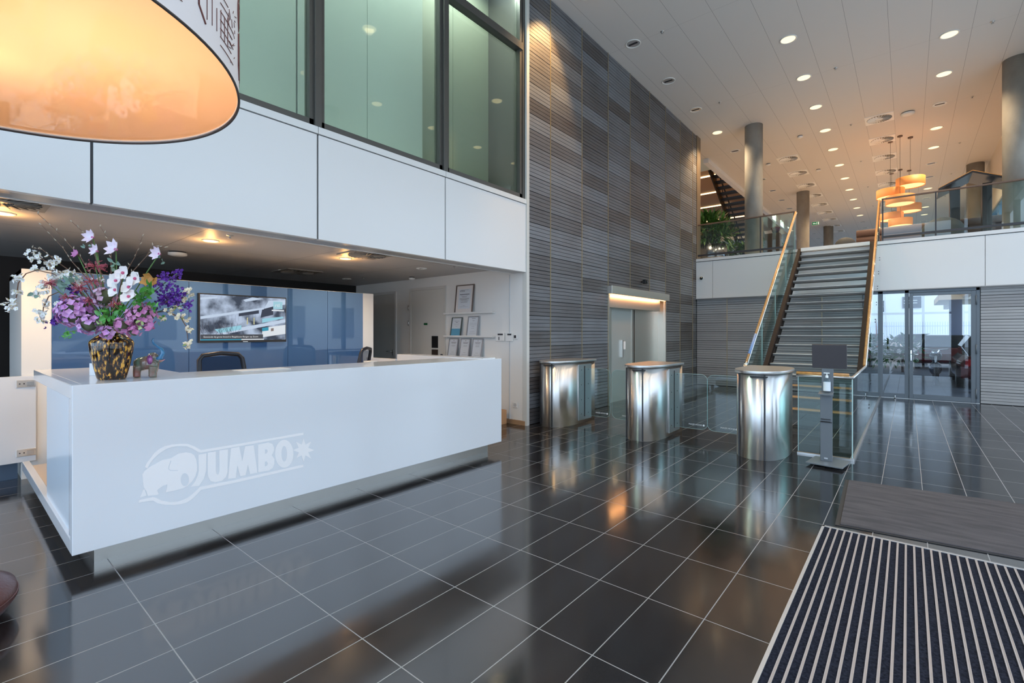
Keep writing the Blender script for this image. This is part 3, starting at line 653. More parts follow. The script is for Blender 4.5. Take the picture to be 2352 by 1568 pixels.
# picture ledges and certificates
for z, lab in ((1.80, 'upper slim white picture ledge on the side wall'), (1.395, 'lower slim white picture ledge on the side wall')):
    tag(MB().box(-6.44, -5.25, 5.79, 5.868, z - .012, z).box(-6.44, -5.25, 5.785, 5.79, z - .012, z + .018).build('picture_ledge', whitem, bevel=.002), lab, 'shelf', 'picture ledges')
tag(MB().box(-6.44, -5.15, 5.79, 5.868, 1.03, 1.042).build('picture_ledge', whitem), 'lowest white picture ledge, hidden behind the desk', 'shelf', 'picture ledges')
paper = mat('certificate_paper', (.66, .70, .74), .5); ink = mat('ink', (.06, .06, .07), .6); ltblue = mat('print_blue', (.12, .36, .52), .5)
def cert(x0, x1, z0, z1, frm, lab, bw=.018, mount=0, lines=(), blue=False, head=''):
    """frame leaning on the wall: bottom sits forward"""
    t = thing('framed_certificate', lab, 'certificate', ((x0 + x1) / 2, 5.83, z0), 'framed certificates')
    lean = .055
    def q(x, z, o=0): f = (z - z0) / (z1 - z0); return (x, 5.805 + lean * f - o, z)
    def slab(a, b_, c, d, o0, o1, mb):
        mb.add([q(a, c, o0), q(b_, c, o0), q(b_, d, o0), q(a, d, o0), q(a, c, o1), q(b_, c, o1), q(b_, d, o1), q(a, d, o1)], [(0, 3, 2, 1), (4, 5, 6, 7), (0, 1, 5, 4), (1, 2, 6, 5), (2, 3, 7, 6), (3, 0, 4, 7)]); return mb
    f = MB(); slab(x0, x1, z0, z0 + bw, 0, .02, f); slab(x0, x1, z1 - bw, z1, 0, .02, f); slab(x0, x0 + bw, z0 + bw, z1 - bw, 0, .02, f); slab(x1 - bw, x1, z0 + bw, z1 - bw, 0, .02, f)
    f.build('frame', frm, t)
    if mount: slab(x0 + bw, x1 - bw, z0 + bw, z1 - bw, 0, .006, MB()).build('mount', mat('mount_white', (.75, .71, .68), .6), t)
    a, b_, c, d = x0 + bw + mount, x1 - bw - mount, z0 + bw + mount * 1.1, z1 - bw - mount * 1.1
    slab(a, b_, c, d, .001, .009, MB()).build('paper', paper, t)
    if blue: slab(a, b_, c, c + (d - c) * .4, .008, .0098, MB()).build('blue_print', ltblue, t)
    l = MB()
    for (f0, w, th) in lines:
        z = c + (d - c) * f0; m_ = (a + b_) / 2; l_w = (b_ - a) * w / 2; slab(m_ - l_w, m_ + l_w, z, z + th, .008, .0102, l)
    l.build('print_lines', ink, t)
    if head:
        text('print_heading', head, (b_ - a) * .16, lambda X_, Y_, Z_: q(a + (b_ - a) * .1 + X_, c + (d - c) * .87 + Y_ * .8, .0105 + Z_), ink, t, .0004)
    return t
brn = mat('brown_frame', (.16, .12, .10), .4); grn = mat('dark_green_frame', (.08, .10, .09), .4); sil = mat('silver_frame', (.42, .42, .44), .35, .5)
tl = [(.95, .7, .003), (.72, .8, .010), (.66, .6, .003), (.60, .4, .006), (.53, .8, .003), (.50, .76, .003), (.47, .8, .003), (.44, .5, .003), (.41, .7, .003), (.35, .6, .003), (.32, .55, .003), (.15, .15, .003), (.1, .7, .002)]
cert(-6.16, -5.72, 1.80, 2.30, brn, 'largest framed certificate in a brown frame on the upper ledge', .018, .055, tl, head='KIWA')
tl2 = [(.82, .5, .004), (.74, .25, .006), (.66, .6, .002), (.60, .5, .002), (.52, .2, .002)]
cert(-6.27, -6.01, 1.395, 1.735, grn, 'framed certificate with blue printed lower half on the lower ledge', .014, 0, tl2, True)
cert(-5.86, -5.60, 1.395, 1.745, sil, 'silver framed certificate on the lower ledge right of the blue one', .016, 0, [(.92, .4, .006), (.8, .2, .004), (.66, .7, .002), (.58, .7, .002), (.5, .3, .002), (.4, .3, .002), (.2, .5, .002), (.1, .7, .002)])
tl3 = [(.9, .1, .008), (.80, .6, .006), (.74, .5, .005), (.64, .4, .002), (.60, .5, .002), (.56, .4, .002), (.2, .3, .002), (.08, .6, .002)]
for a, nm in ((-6.34, 'left'), (-6.04, 'middle'), (-5.745, 'right')): cert(a, a + .235, 1.042, 1.36, sil, 'silver framed certificate, the %s one of three in the lowest row' % nm, .014, 0, tl3)
# switches, socket, box
for x0, x1, lab, nm in ((-5.23, -5.04, 'square white intercom panel nearest the certificates', 'a'), (-5.02, -4.86, 'square white intercom panel, the right one of the pair', 'b')):
    t = thing('wall_panel', lab, 'intercom', (x0, 5.87, 1.33), 'white wall panels')
    MB().box(x0, x1, 5.845, 5.868, 1.325, 1.46).build('housing', whitem, t, bevel=.003)
    MB().box(x0 + .05, x1 - .03, 5.842, 5.845, 1.42, 1.445).build('display', dark, t)
    if nm == 'a': MB().box(x0 + .07, x0 + .085, 5.842, 5.845, 1.34, 1.395).build('key_strip', dark, t)
t = thing('thermostat', 'small thermostat with dark screen beside the intercom panels', 'thermostat', (-4.8, 5.87, 1.37))
MB().box(-4.85, -4.77, 5.845, 5.862, 1.36, 1.435).build('housing', whitem, t, bevel=.002); MB().box(-4.835, -4.79, 5.843, 5.845, 1.375, 1.42).build('display', dark, t)
t = thing('wall_socket', 'white double wall socket low on the side wall', 'socket', (-4.8, 5.87, .28))
MB().box(-4.86, -4.77, 5.85, 5.862, .265, .35).build('plate', whitem, t, bevel=.002); MB().cyl((-4.815, 5.85, .307), (-4.815, 5.848, .307), .028, n=20).build('outlet', mat('outlet_grey', (.5, .5, .5), .5), t)
t = thing('cardboard_box', 'brown cardboard box on the floor behind the right end of the desk', 'box', (-5.1, 5.72, 0))
MB().box(-5.35, -4.95, 5.5, 5.8, 0, .225).build('carton', mat('cardboard', (.50, .26, .12), .7), t, bevel=.002)
MB().box(-5.2, -5.05, 5.58, 5.7, .225, .232).build('paper_sheet', paper, t)

# ---------------------------------------------------------------- lift
lift = thing('lift', 'stainless steel lift entrance with a lit canopy in the wood wall', 'lift', (-4.6, 10, 0))
sw = mat('lift_steel', (.72, .69, .62), .38, 1)
MB().box(-4.64, -4.58, 8.51, 8.55, 0, 2.40).build('jamb', sw, lift)
MB().box(-4.64, -4.58, 11.40, 11.44, 0, 2.40).build('jamb', sw, lift)
MB().box(-5.25, -5.2, 8.5, 11.45, 0, 2.45).box(-5.2, -4.64, 8.51, 8.53, 0, 2.4).build('recess_back', sw, lift)
MB().box(-5.2, -4.62, 11.38, 11.40, 0, 2.4).build('recess_side', sw, lift)
MB().box(-4.80, -4.77, 10.08, 11.38, 0, 2.2).build('steel_panel', sw, lift)
MB().box(-4.80, -4.77, 8.53, 8.86, 0, 1.98).build('steel_panel', sw, lift)
MB().box(-5.25, -4.62, 8.55, 11.40, 2.36, 2.40).build('recess_top', sw, lift)
MB().box(-4.62, -4.50, 8.49, 11.45, 2.24, 2.40).build('canopy', sw, lift, bevel=.003)
MB().box(-4.98, -4.62, 8.55, 11.15, 1.98, 2.235).build('transom_box', sw, lift, bevel=.003)
MB().box(-4.60, -4.56, 8.55, 11.35, 2.232, 2.24).build('light_strip', mat('lift_glow', (1, .6, .3), .5, emit=(1, .48, .18), es=6), lift)
d = MB().box(-4.82, -4.76, 8.86, 9.98, 0, 1.98).build('door_leaf', mat('lift_door', (.62, .64, .61), .4, .7), lift)
MB().box(-4.76, -4.754, 8.86, 8.95, 0, 1.97).box(-4.76, -4.754, 9.89, 9.98, 0, 1.97).build('door_edge', sw, d)
MB().box(-4.76, -4.72, 9.38, 9.42, .93, 1.30).build('door_pull', steel, lift); MB().box(-4.76, -4.74, 9.44, 9.56, 1.10, 1.27).build('call_plate', mat('plate_white', (.8, .8, .8), .3), lift)
MB().box(-4.85, -4.80, 9.98, 10.08, 0, 1.98).build('door_gap', blackm, lift)
light('lift_canopy_lamp', 'AREA', (-4.52, 10, 2.225), 9, (1, .42, .14), (0, radians(50), 0), shape='RECTANGLE', size=.05, size_y=2.5)
t = thing('security_camera', 'small black camera above the lift canopy', 'camera', (-4.6, 10.05, 2.59))
MB().cyl((-4.6, 10.05, 2.6), (-4.55, 10.05, 2.6), .02).build('bracket', blackm, t); MB().box(-4.55, -4.47, 10.0, 10.1, 2.55, 2.65).build('body', blackm, t, bevel=.01)
MB().cyl((-4.47, 10.05, 2.6), (-4.45, 10.05, 2.6), .03).build('lens', mat('lens_black', (.02, .02, .02), .05), t)
t = thing('dome_camera', 'small dark dome camera on the white gallery fascia at left', 'camera', (-4.53, 13.65, 2.99))
MB().cyl((-4.45, 13.66, 2.99), (-4.45, 13.63, 2.99), .06).build('base', whitem, t); MB().ball((-4.45, 13.63, 2.99), .045, 12).build('dome', mat('lens_black'), t)

# ---------------------------------------------------------------- turnstiles
flapg = glassmat('flap_glass', (.86, .95, .95))
def turnstile(cx, left, right, lab):
    t = thing('turnstile', lab, 'turnstile', (cx, 6.5, 0), 'steel turnstiles')
    A, B = (.25, .53) if right else (.275, .54)
    def plan(g=0, n=56):
        P = []
        for i in range(n):
            a = 2 * pi * i / n; ca, sa = cos(a), sin(a); p = 2 / 2.5
            x = (A + g) * math.copysign(abs(ca) ** p, ca); y = (B + g) * math.copysign(abs(sa) ** p, sa)
            if right and y > -.1: x = max(x, -9) if x < 0 else (A + g if y < .5 else A + g)
            if left and y > -.1 and x < 0: x = -(A + g)
            P.append((cx + x, 6.52 + y))
        return P
    def body(P, z0, z1, m, name, bev=0):
        mb = MB(); mb.prism(P, z0, z1); o = mb.build(name, m, t, bevel=bev)
        for f in o.data.polygons:
            if len(f.vertices) == 4: f.use_smooth = True
        return o
    body(plan(), .0, .975, steel, 'casing'); body(plan(.022), .985, 1.02, steel2, 'lid', .003)
    body(plan(-.012), .97, .99, dark, 'shadow_gap')
    k = MB()
    for a in (-2.2, -1.25):
        ca, sa = cos(a), sin(a); p = .8
        x = A * math.copysign(abs(ca) ** p, ca); y = B * math.copysign(abs(sa) ** p, sa)
        k.obox((cx + x, 6.52 + y, .49), (1, 0, 0), (0, 1, 0), (0, 0, 1), .007, .012, .485)
    k.build('vertical_seam', dark, t)
    k = MB(); k.obox((cx + .05, 6.52 - B * .99, .955), (1, .1, 0), (0, 1, 0), (0, 0, 1), .09, .012, .006); k.build('reader_slot', blackm, t)
    for s_, on in ((-1, left), (1, right)):
        if not on: continue
        x = cx + s_ * A
        MB().box(min(x, x + s_ * .012), max(x, x + s_ * .012), 6.52, 6.92, .05, .95).build('side_plate', steel2, t, bevel=.002)
        MB().box(min(x, x + s_ * .016), max(x, x + s_ * .016), 6.695, 6.715, .10, .92).build('flap_slot', blackm, t)
        k = MB()
        for z in (.15, .38, .62, .86):
            for yy in (6.60, 6.82): k.cyl((x + s_ * .011, yy, z), (x + s_ * .016, yy, z), .007, n=8)
        k.build('screws', dark, t)
        r = .09; x0, x1, z0, z1 = 0, .475, .125, .885; P = [(x0, z0)]
        P += [(x1 - r + r * cos(a), z0 + r + r * sin(a)) for a in [-pi / 2 + pi / 2 * i / 8 for i in range(9)]]
        P += [(x1 - r + r * cos(a), z1 - r + r * sin(a)) for a in [pi / 2 * i / 8 for i in range(9)]]
        P += [(x0, z1)]
        f = MB().prism(P, 6.70, 6.712, lambda a, b, c: (x + s_ * a, c, b)).build('glass_flap', flapg, t)
        k = MB(); 
        loop = P[1:-1] + [P[-1]]
        k.tube([(x + s_ * a, 6.706, b) for a, b in [P[0]] + loop], .0022, 4); k.build('glass_edge', mat('edge_light', (.45, .62, .60), .2), f)
        xx = x + s_ * (.44 if s_ > 0 else .42)
        text('maker_text', 'BOON EDAM', .030, lambda a, b, c: (x + (.40 if s_ > 0 else -.12) - a, 6.698 + c, .175 + b), mat('print_white', (.75, .78, .80), .5), f, .0005)
        MB().lathe([(.0001, 0), (.014, 0)], (0, 0, 0), n=16)
        k = MB(); cxm = x + (.425 if s_ > 0 else -.095); k.cyl((cxm, 6.6975, .185), (cxm, 6.6985, .185), .014, n=16); k.build('maker_mark', mat('print_white'), f)
    return t
turnstile(-4.31, False, True, 'left steel turnstile pillar nearest the wood wall with a glass flap on its right')
turnstile(-2.83, True, True, 'middle steel turnstile pillar with glass flaps on both sides')
turnstile(-1.36, True, False, 'right steel turnstile pillar beside the stairs, glass flap on its left')

# ---------------------------------------------------------------- staircase
st = thing('staircase', 'open riser staircase with brown steel stringers climbing to the gallery', 'staircase', (-1.35, 11, 0))
SLP = .7446; RIS = 3.53 / 20; RUN = RIS / SLP
umber = mat('umber_steel', (.035, .024, .020), .75, spec=.12); slate = mat('tread_dark', (.07, .068, .066), .4); tread_top = mat('tread_top', (.46, .46, .45), .3, vary=(6, (.58, .58, .56)))
def sz(y): return 3.53 - (13.69 - y) * SLP
for x0 in (-2.10, -.66):
    MB().prism([(8.75, sz(8.75) + .14), (13.64, sz(13.64) + .06), (13.64, sz(13.64) - .26), (9.22, 0.0), (8.72, 0.0)], x0, x0 + .075, lambda a, b, c: (c, a, b)).build('stringer', umber, st, bevel=.003)
for i in range(1, 20):
    z = RIS * i; y = 13.69 - (3.53 - z) / SLP - .02
    ye = min(y + .25, 13.64)
    tr = MB().box(-2.02, -.665, y, ye, z - .05, z - .012).build('tread', slate, st, bevel=.002)
    MB().box(-2.02, -.665, y - .004, ye, z - .012, z).build('nosing', tread_top if i > 3 else mat('nosing_oak', (.42, .24, .11), .4), tr)
MB().box(-2.02, -.665, 13.5, 13.655, 3.46, 3.54).build('landing_edge', mat('nosing_dark'), st)
# left glass side
lg = thing('glass_balustrade', 'slanted glass balustrade with oak handrail on the left of the stairs', 'balustrade', (-2.16, 11, 0))
def rz(y): return .937 + (y - 8.958) * SLP
for a, b_ in ((8.95, 10.15), (10.16, 11.35), (11.36, 12.5), (12.51, 13.62)):
    f = MB().prism([(a, max(.05, sz(a) - .35)), (b_, max(.05, sz(b_) - .35)), (b_, rz(b_) - .03), (a, rz(a) - .03)], -2.17, -2.157, lambda a_, b2, c: (c, a_, b2)).build('glass_pane', glassg, lg)
    MB().prism([(b_ - .004, max(.05, sz(b_) - .35)), (b_ + .004, max(.05, sz(b_) - .35)), (b_ + .004, rz(b_) - .03), (b_ - .004, rz(b_) - .03)], -2.171, -2.156, lambda a_, b2, c: (c, a_, b2)).build('pane_edge', mat('edge_light'), f)
MB().tube([(-2.163, 8.95, rz(8.95)), (-2.163, 13.74, rz(13.74))], .019, 12).build('handrail', oak, lg)
MB().tube([(-2.14, 8.95, rz(8.95) - .02), (-2.14, 13.74, rz(13.74) - .02)], .010, 8).build('steel_strip', steel, lg)
MB().tube([(-2.163, 8.90, rz(8.9)), (-2.163, 8.96, rz(8.96))], .03, 12).build('end_cap', chrome, lg)
k = MB().tube([(-2.163, 9.15, rz(9.15) + .003), (-2.163, 9.62, rz(9.62) + .003)], .022, 12).build('blue_sticker', mat('sticker_blue', (.18, .30, .55), .4), lg)
k = MB()
for i in range(1, 19, 1):
    y = 13.69 - (3.53 - RIS * i) / SLP + .12
    if i in (4, 8, 13): continue
    for dz in (-.05, -.10): k.cyl((-2.155, y, RIS * i + dz), (-2.09, y, RIS * i + dz), .012, n=8)
k.build('standoffs', dark, lg)
# right glass side with the low front
rg = thing('glass_balustrade', 'tall glass balustrade with oak and steel handrail on the right of the stairs', 'balustrade', (-.49, 9, 0))
xr = -.485
for P in ([(6.66, .03), (8.88, .03), (8.88, .93), (6.66, .93)], [(8.89, .03), (11.2, .03), (11.2, rz(11.2) - .03), (8.89, .93)], [(11.21, .03), (13.62, .03), (13.62, rz(13.62) - .03), (11.21, rz(11.21) - .03)]):
    MB().prism(P, xr - .006, xr + .006, lambda a_, b2, c: (c, a_, b2)).build('glass_pane', glassg, rg)
MB().box(-1.02, xr - .01, 6.645, 6.657, .03, .94).build('glass_pane', glassg, rg)
MB().box(-1.024, -1.018, 6.644, 6.658, .03, .94).box(xr - .006, xr + .006, 6.642, 6.652, .03, .94).build('glass_edge', mat('edge_light'), rg)
MB().tube([(-1.04, 6.651, .972), (xr - .03, 6.651, .972)], .02, 12).build('front_handrail', oak, rg)
MB().tube([(-1.04, 6.635, .945), (xr, 6.635, .945), (xr, 8.9, .955)], .016, 12).build('steel_rail', steel2, rg)
MB().tube([(xr - .02, 8.9, .965), (xr - .02, 13.74, rz(13.74))], .018, 12).build('handrail', oak, rg)
MB().tube([(xr, 8.9, .95), (xr, 13.74, rz(13.74) - .02)], .012, 8).build('steel_strip', chrome, rg)
MB().tube([(xr - .02, 9.1, rz(9.1) + .003), (xr - .02, 9.6, rz(9.6) + .003)], .022, 12).build('blue_sticker', mat('sticker_blue'), rg)
MB().box(xr - .02, xr + .02, 6.62, 13.62, 0, .03).box(-1.03, xr, 6.63, 6.67, 0, .02).build('base_channel', steel2, rg)
k = MB()
for i in range(2, 19, 2):
    y = 13.69 - (3.53 - RIS * i) / SLP + .12
    for dz in (-.05, -.10): k.cyl((xr - .1, y, RIS * i + dz), (xr + .012, y, RIS * i + dz), .011, n=8)
k.build('standoffs', dark, rg)

# gallery rails
def gallery_rail(x0, x1, posts, lab):
    t = thing('glass_balustrade', lab, 'balustrade', ((x0 + x1) / 2, 13.78, 3.54))
    MB().box(x0, x1, 13.775, 13.787, 3.56, 4.49).build('glass_pane', glass, t)
    MB().box(x0, x1, 13.75, 13.81, 4.50, 4.53).build('handrail', mat('rail_wood', (.16, .10, .07), .35), t, bevel=.005)
    MB().box(x0, x1, 13.74, 13.775, 3.62, 3.67).build('lower_rail', dark, t, bevel=.003)
    for x in posts: MB().box(x - .012, x + .012, 13.73, 13.775, 3.54, 4.5).build('post', dark, t)
gallery_rail(-4.63, -2.19, (-4.61, -2.97, -2.2), 'glass gallery rail with dark posts left of the stairs')
gallery_rail(-.46, 2.6, (-.44, .465, 2.0), 'glass gallery rail with dark posts right of the stairs')

# ---------------------------------------------------------------- sanitiser stand
sg = mat('stand_grey', (.13, .145, .16), .4)
sd = thing('sanitiser_stand', 'slim grey hand sanitiser stand with a blank dark sign board before the stairs glass', 'stand', (-.69, 6.33, 0))
MB().obox((-.675, 6.27, .03), (1, -.12, 0), (.12, 1, 0), (0, 0, 1), .17, .19, .006).build('base_plate', sg, sd, bevel=.002)
MB().box(-.70, -.64, 6.2, 6.26, 0, .025).box(-.80, -.78, 6.4, 6.42, 0, .025).box(-.56, -.54, 6.38, 6.40, 0, .025).build('foot', blackm, sd)
MB().box(-.752, -.642, 6.28, 6.34, .035, .80).build('post', sg, sd, bevel=.004)
MB().box(-.745, -.635, 6.335, 6.35, .75, 1.06).build('back_plate', sg, sd, bevel=.002)
MB().add([(-.76, 6.24, .79), (-.63, 6.24, .79), (-.635, 6.34, .82), (-.755, 6.34, .82)], [(0, 1, 2, 3)])
MB().prism([(6.215, .77), (6.34, .795), (6.34, .805), (6.215, .785)], -.765, -.63, lambda a, b, c: (c, a, b)).build('tray', sg, sd, bevel=.002)
k = MB()
for z in (.50, .475): k.tube([(-.745, 6.275, z), (-.655, 6.275, z)], .004)
k.box(-.755, -.64, 6.272, 6.282, .465, .472).build('bracket', blackm, sd)
MB().box(-.715, -.68, 6.274, 6.28, .06, .075).build('latch', chrome, sd)
MB().obox((-.672, 6.325, 1.196), (1, 0, 0), (0, 1, .12), (0, -.12, 1), .162, .009, .132).build('sign_board', mat('sign_dark', (.045, .038, .042), .45), sd, bevel=.003)
bt = thing('sanitiser_bottle', 'clear pump bottle of hand sanitiser with white label on the grey stand', 'bottle', (-.69, 6.29, .80))
MB().lathe([(.0001, .80), (.032, .802), (.034, .86), (.034, .925), (.026, .945), (.012, .955), (.012, .965)], (-.69, 6.29, 0), n=20).build('bottle', glassmat('bottle_clear', (.88, .93, .95), 1.4), bt)
MB().lathe([(.0345, .815), (.0345, .915)], (-.69, 6.29, 0), n=20).build('label', mat('label_white', (.78, .82, .84), .5), bt)
MB().lathe([(.014, .96), (.014, .985), (.006, .987), (.006, 1.01), (.0001, 1.012)], (-.69, 6.29, 0), n=14).box(-.72, -.665, 6.28, 6.30, 1.008, 1.018).build('pump', mat('pump_white', (.85, .87, .88), .35), bt)

# ---------------------------------------------------------------- mats
em_ = thing('entrance_mat', 'recessed entrance mat of dark brush rows and pale metal strips', 'mat', (.5, 3, 0))
MB().box(-.48, 2.3, .6, 4.24, .0005, .004).build('brush', mat('brush_dark', (.005, .006, .012), .95, spec=.15, vary=(90, (.020, .022, .036)), bump=(400, .5, .004)), em_)
MB().box(-.497, -.480, .6, 4.257, .0005, .008).box(-.497, 2.3, 4.240, 4.257, .0005, .008).build('frame', mat('mat_frame', (.62, .62, .64), .35, .6), em_)
k = MB(); i = 0
while -.441 + i * .0431 < 2.28:
    x = -.441 + i * .0431
    k.box(x - .0055, x + .0055, .6, 4.236, .004, .0065); k.box(x - .0055, x - .003, .6, 4.236, .0065, .0085); k.box(x + .003, x + .0055, .6, 4.236, .0065, .0085); i += 1
k.build('metal_strips', mat('strip_tan', (.46, .41, .40), .45, .3), em_)
cp_ = thing('floor_mat', 'charcoal brown ribbed textile mat lying behind the entrance mat', 'mat', (.6, 5.1, 0))
P = [(-.478, 5.735), (-.425, 4.335), (1.75, 4.56), (1.72, 5.97)]
MB().prism(P, .0, .006).build('rubber_edge', mat('rubber', (.02, .02, .022), .6), cp_, bevel=.002)
ctr = Vector((.64, 5.15)); P2 = [tuple(ctr + (Vector(p) - ctr) * f) for p, f in zip(P, (.972,) * 4)]
MB().prism(P2, .004, .013).build('pile', mat('mat_pile', (.055, .048, .052), .95, vary=((3, 16, 3), (.095, .083, .088)), bump=(260, .8, .006)), cp_, bevel=.003)

# pouf edge at lower left
t = thing('leather_stool', 'rounded edge of a brown leather stool at the bottom left corner', 'stool', (-3.95, -.02, 0))
lea = mat('leather_brown', (.09, .028, .022), .3, bump=(60, .2))
MB().lathe([(.0001, .0), (.28, .0), (.39, .05), (.42, .10), (.41, .15), (.34, .19), (.0001, .20)], (-3.66, -.16, .0), n=48).build('seat', lea, t)
k = MB()
for r, z in ((.418, .115), (.408, .135)): k.tube([(-3.66 + r * cos(2 * pi * i / 48), -.16 + r * sin(2 * pi * i / 48), z) for i in range(49)], .004, 6)
k.build('piping', lea, t)

# ---------------------------------------------------------------- glass door to the car park
dr = thing('door_3', 'grey aluminium glass door with sidelights to the car park', 'door', (0, 13.7, 0)); dr['kind'] = 'structure'
FY0, FY1 = 13.68, 13.74
dgl = glassmat('door_glass', (.88, .93, .97), 1.6)
k = MB()
for a, b_ in ((-.80, -.735), (-.575, -.434), (-.052, .02)): k.box(a, b_, FY0, FY1, 0, 2.42)
k.box(1.085, 1.14, FY0, FY1, 0, 2.42).box(-.8, 1.14, FY0, FY1, 2.34, 2.42).box(-.735, -.575, FY0, FY1, 0, .09).box(-.434, -.052, FY0, FY1, 0, .10).box(.02, 1.085, FY0 + .01, FY1, 0, .01)
k.build('door_frame', frameg, dr, bevel=.003)
MB().box(-.735, -.575, 13.70, 13.71, .09, 2.34).build('sidelight', dgl, dr); MB().box(-.434, -.052, 13.70, 13.71, .10, 2.34).build('sidelight', dgl, dr)
lf = MB().box(.025, .09, FY0 - .02, FY1 - .02, .012, 2.335).box(1.01, 1.08, FY0 - .02, FY1 - .02, .012, 2.335).box(.09, 1.01, FY0 - .02, FY1 - .02, .012, .11).box(.09, 1.01, FY0 - .02, FY1 - .02, 2.27, 2.335).build('door_leaf', frameg, dr, bevel=.003)
MB().box(.09, 1.01, 13.69, 13.70, .11, 2.27).build('pane', dgl, lf)
h = MB().box(.04, .07, FY0 - .035, FY0 - .02, .84, 1.08).build('handle_plate', chrome, lf, bevel=.008)
MB().tube([(.055, FY0 - .03, .99), (.055, FY0 - .07, .99), (.18, FY0 - .07, .99)], .009).build('door_handle', chrome, h)
for z in (2.14, 1.12, .2): MB().cyl((1.088, FY0 - .03, z - .1), (1.088, FY0 - .03, z + .1), .013, n=10).build('hinge', frameg, dr)
MB().box(-.8, 1.14, 13.66, 13.70, 0, .006).build('threshold', steel2, dr)
for x, lab in ((-.66, 'small chrome door stop on the floor left of the sidelight'), (-.22, 'small chrome door stop on the floor before the sidelight')):
    t = thing('door_stop', lab, 'door stop', (x, 13.55, 0), 'door stops'); MB().cyl((x, 13.6, 0), (x, 13.6, .045), .012, n=12).build('peg', chrome, t); MB().ball((x, 13.6, .05), .018, 10).build('knob', chrome, t)

# ---------------------------------------------------------------- outdoors
struct(MB().box(2.76, 60, -40, 60, -.12, -.02).box(-30, 2.76, -40, -4.5, -.12, -.02), 'floor', mat('paving', (.52, .50, .47), .8, vary=(1.5, (.60, .58, .54))), 'pale paving outdoors')
struct(MB().box(-30, 2.0, 27, 27.2, 3.2, 3.5), 'trim_17', white, 'edge of the upper floor over the car park')
struct(MB().box(-30, 2.76, 13.95, 90, -.12, -.02).box(2.76, 60, 60, 90, -.12, -.02), 'floor', mat('asphalt', (.07, .085, .11), .5, vary=(.7, (.13, .15, .18))), 'dark asphalt of the car park')
wb = thing('building', 'sunlit white building across the car park seen through the glass door', 'building', (-2, 62, 0))
MB().box(-14, 9, 60, 66, 0, 11).build('wall', mat('render_white', (.95, .93, .88), .7), wb)
for x, z in ((-2.5, 4.1), (.3, 4.4), (-6, 4.1)):
    w_ = MB().box(x - .7, x + .7, 59.9, 60, z - .55, z + .55).build('window', mat('window_dark', (.08, .08, .09), .2), wb); MB().box(x - .6, x + .4, 59.86, 59.9, z - .1, z - .04).box(x - .6, x + .4, 59.86, 59.9, z + .14, z + .2).build('window_bar', whitem, w_)
wb2 = thing('building', 'cream carport with a flat canopy on grey columns beyond the door', 'building', (3, 36, 0))
MB().box(1.2, 9, 32, 38, 3.1, 3.4).build('canopy', mat('canopy_cream', (.75, .70, .60), .6), wb2)
for x in (1.6, 2.6): MB().box(x, x + .45, 32, 32.5, 0, 3.1).build('column', mat('column_blue', (.10, .13, .2), .6), wb2)
tag(MB().box(1.22, 1.5, 16.2, 16.5, -.02, 3.2).build('concrete_post', mat('post_blue', (.06, .09, .16), .6)), 'dark blue post outside beyond the right part of the glass door', 'post')
tag(MB().box(2.0, 5, 23, 23.3, 0, 3.2).build('partition_wall', mat('shade_wall', (.40, .40, .42), .6)), 'grey wall outside at the right edge of the glass door', 'wall')
fn = thing('fence', 'white bar fence in front of the white building', 'fence', (0, 54, 0))
k = MB()
for i in range(75): x = -8 + i * .16; k.box(x, x + .05, 54, 54.03, .1, 2.4)
k.build('bars', mat('fence_white', (.75, .78, .85), .5), fn); MB().box(-8, 4, 53.98, 54.0, .3, .38).box(-8, 4, 53.98, 54.0, 2.0, 2.08).build('rails', mat('fence_white'), fn); MB().box(-8, 4, 53.96, 54.08, -.02, .12).build('kerb', mat('fence_white'), fn)
def leafy(mb, c, r, n, L, Wd, sq=(1, 1, 1), up=.3):
    for i in range(n):
        d = Vector((R_.gauss(0, 1), R_.gauss(0, 1), R_.gauss(0, 1) + up)).normalized()
        p = Vector(c) + Vector((d.x * r * sq[0], d.y * r * sq[1], d.z * r * sq[2])) * (R_.random() ** .5)
        mb.petal(p, (d + Vector((R_.gauss(0, .5), R_.gauss(0, .5), R_.gauss(0, .5)))), Vector((R_.gauss(0, .4), R_.gauss(0, .4), 1)), L * R_.uniform(.7, 1.2), Wd, R_.uniform(-.4, .3), 3)
    return mb
gr1 = mat('leaf_dark', (.02, .07, .015), .35, vary=(8, (.07, .18, .03))); gr2 = mat('leaf_bright', (.04, .22, .03), .4, vary=(14, (.12, .42, .06)))
barkm = mat('bark', (.12, .07, .05), .7)
for x, y, lab in ((-.95, 21, 'dark green shrub outside behind the sidelight'), (-.15, 23.2, 'dark green shrub outside behind the door handle'), (-2.3, 22.5, 'dark green shrub outside at the far left of the sidelight')):
    t = thing('shrub', lab, 'shrub', (x, y, 0), 'shrubs in the car park')
    leafy(MB(), (x, y, .75), .6, 220, .22, .09, (1.1, 1, 1.0)).build('foliage', gr1, t); MB().cyl((x, y, -.02), (x, y, .7), .04).build('stem', barkm, t)
    MB().tube([(x + .1, y, .9), (x + .14, y, 2.0)], [.03, .01]).build('red_stalk', mat('red_stalk', (.45, .08, .03), .5), t)
